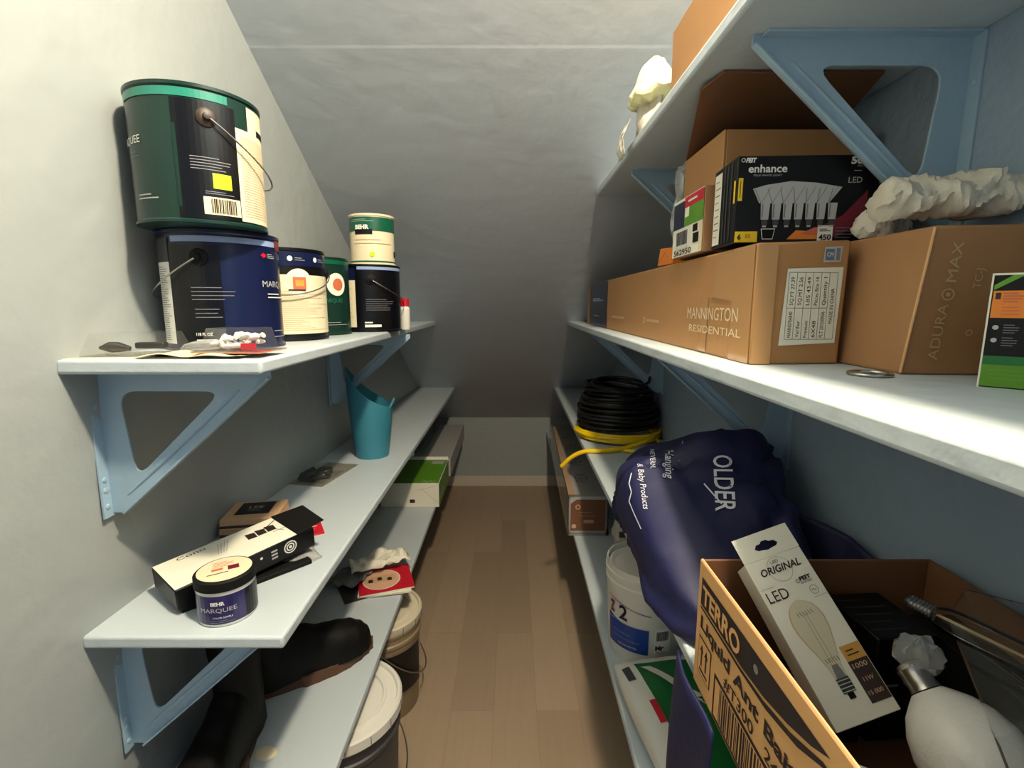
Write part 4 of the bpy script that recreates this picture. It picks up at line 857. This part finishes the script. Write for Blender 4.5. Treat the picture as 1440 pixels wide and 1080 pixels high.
# white bulb
t = thing('white_bulb', 'big frosted white reflector bulb at the near corner of the ant bait carton', 'light bulb', (0,0,0))
A_ = Vector((.358, .376, .808)); B_ = Vector((.374, .312, .762)); d_ = (B_-A_).normalized(); M = Matrix.Translation(A_) @ d_.to_track_quat('Z', 'Y').to_matrix().to_4x4()
b = MB(); b.lathe([(.013,-.006),(.018,-.002),(.027,.006),(.035,.018),(.040,.033),(.041,.048),(.036,.064),(.026,.076),(.012,.083),(.002,.085)], 'bulbwhite', 48, M=M); b.build('glass_envelope', t)
b = MB(); b.lathe([(.004,-.030),(.010,-.028),(.0125,-.024),(.0115,-.020),(.0125,-.016),(.0115,-.012),(.0125,-.007)], 'steel', 24, M=M); b.build('screw_base', t)
t = thing('plastic_cup', 'small translucent plastic cap at the neck of the white bulb', 'cap', (.362, .400, .832), 20)
b = MB(); blob(b, (0,0,.0), (.021,.019,.016), 'film', 8, .3, 10, 2); b.build('cap', t, smooth=20)
t = thing('ring_lamp', 'white curved tube end visible at the lower left inside the ant bait carton', 'light tube', (.262, .285, ZC+.032))
b = MB(); b.tube([(.030*math.cos(a), .045*math.sin(a), .018*math.sin(a)+.02) for a in [2*math.pi*k_/40 for k_ in range(40)]], .0085, 'bulbwhite', 14, closed=True); b.build('tube', t)

# ------------------------------------------------------------------ lowest right shelf
t = pail('open white plastic pail with a blue label under the blue bag', .306, 1.055, .088, .215, 'plastic_white', 'plastic_white', z=S3, lid=False, name='white_pail')
t.rotation_euler = (0, 0, R(-16))
b = MB(); b.lathe([(.083,.196),(.083,.204),(.078,.206),(.074,.203),(.070,.200),(.02,.200)], 'plastic_white', 56); b.build('inner_lid', t)
c0 = cyl(.0835, 0, 0)
def c(x, y, l=1):
    a = x/.083; rr = .088*(.9+.085*min(y/.172, 1))+.0012+.0004*l
    return Vector((rr*math.sin(a), -rr*math.cos(a), y))
c.curved = True
D = lambda a: .083*R(a)
b = MB(); b.rect(c, D(-62), .032, D(8), .092, 'bucketblue'); b.poly(c, [(D(-62),.092),(D(-40),.092),(D(-20),.086),(D(-62),.100)], 'bucketblue', 1)
b.text(c, '2', D(-38), .102, .034, 'navy', w=.020, bold=.02); b.text(c, 'Z', D(-58), .108, .026, 'darkred', w=.016, bold=.05)
for k_ in range(14): b.line(c, D(-60+k_*5), .145-.0014*k_, D(-55+k_*5), .1436-.0014*k_, .0016, 'darkred', 2)
b.lines(c, D(-50), .05, D(-2), .075, 2, 'paleblue', l=2, th=.0012); b.text(c, 'QUIKRETE', D(-40), .040, .004, 'white', w=.045)
b.rect(c, D(16), .036, D(42), .098, 'white', 2); b.barcode(c, D(19), .068, D(39), .090, l=3); b.text(c, 'Mr', D(18), .046, .010, 'ink', w=.02, bold=.06, l=3); b.lines(c, D(19), .037, D(38), .043, 2, 'ink', l=3)
b.build('printed_label', t)
# plastic wrapped pack
t = thing('wrapped_pack', 'long clear-wrapped pack with grey print and brown end on the lowest right shelf', 'pack', (.272, 2.12, S3), -1.2)
b = MB(); b.box(-.066, .066, -.50, .50, 0, .135, 'lightgrey'); b.build('contents', t, bevel=.008, bseg=3)
b = MB(); f = top(.1353)
for k_ in range(4): b.text(f, 'PEX', .02, -.36+.2*k_, .05, 'grey', w=.10, rot=90)
b.rect(f, -.066, -.50, -.045, .49, 'tan', 1)
g = front(-.5004); b.rect(g, -.060, .012, .060, .110, 'brownpack'); b.poly(g, [(-.06,.11),(.06,.11),(.06,.125),(-.04,.125)], 'brownpack'); b.disc(g, -.035, .098, .009, 'skinprint', 2); b.disc(g, -.035, .098, .0055, 'brownpack', 3); b.lines(g, -.03, .06, .03, .085, 2, 'tan', l=2, th=.0012); b.disc(g, -.048, .028, .008, 'skinprint', 2); b.rect(g, -.015, .04, .02, .052, 'tan', 2)
b.build('printed_panels', t)
b = MB(); b.hexa([(-.072,-.52,.0005),(.070,-.52,.0005),(.070,.51,.0005),(-.072,.51,.0005),(-.070,-.512,.142),(.070,-.512,.142),(.070,.51,.142),(-.070,.51,.142)], 'clear'); b.build('plastic_wrap', t, bevel=.006)
t = thing('crumpled_wrapper', 'crumpled white and grey wrapper beside the end of the clear-wrapped pack', 'wrapper', (.362, 1.50, S3))
b = MB(); blob(b, (0, .0, .06), (.035, .06, .075), 'rag', 12, .5, 20, 2.4)
for v in b.v: v.z = max(v.z, .001)
b.rect(plane((-.03,-.05,0),(1,0,0),(0,0,1)), 0, .07, .02, .09, 'dgrey'); b.build('wrapper', t, smooth=30)
# green bag pack
t = thing('green_wipes_pack', 'soft white plastic pack with green front lying on the lowest right shelf', 'pack', (.325, .790, S3), 8)
def pk(u, v):
    a = 2*math.pi*u; x = .098*math.copysign(abs(math.cos(a))**.6, math.cos(a)); y = -.165+.33*v; e = max(.12, math.sin(math.pi*v)**.35)
    return Vector((x*(.88+.12*e), y, .036+.035*math.copysign(abs(math.sin(a))**.7, math.sin(a))*e+.004*noise.noise(Vector((x*30, y*20, a)))))
b = MB(); b.grid(pk, 48, 40, 'plastic_white', closed_u=True, caps=True); bv2 = BVHTree.FromPolygons([tuple(v) for v in b.v], b.f)
for v in b.v: v.z = max(v.z, .0008)
b.build('pack_body', t, smooth=60)
def pf(x, y, l=1):
    h, n_, _, _ = bv2.ray_cast(Vector((x, y, .2)), Vector((0,0,-1))); return Vector((x, y, (h.z if h else .05)+.0008+.0004*l))
b = MB()
def patch(x0, y0, x1, y1, m, l, cut=0):
    n1, n2 = 10, 16
    for i in range(n1):
        for j in range(n2):
            xa, xb = x0+(x1-x0)*i/n1, x0+(x1-x0)*(i+1)/n1; ya, yb = y0+(y1-y0)*j/n2, y0+(y1-y0)*(j+1)/n2
            b.add([pf(xa,ya,l), pf(xb,ya,l), pf(xb,yb,l), pf(xa,yb,l)], [(0,1,2,3)], m)
patch(-.058, -.145, .085, .135, 'kgreen', 1); patch(-.070, -.02, -.058, .03, 'red', 1); patch(-.085, .09, -.07, .13, 'dgrey', 1)
for j in range(14):
    y0 = .12-.012*j; x0 = -.05+.0075*j; b.add([pf(x0,y0,3), pf(x0+.02,y0,3), pf(x0+.0275,y0-.012,3), pf(x0+.0075,y0-.012,3)], [(0,3,2,1)], 'plastic_white')
b.text(pf, 'GREEN', .0, -.07, .014, 'plastic_white', w=.06, rot=80, l=3); b.build('printed_front', t)
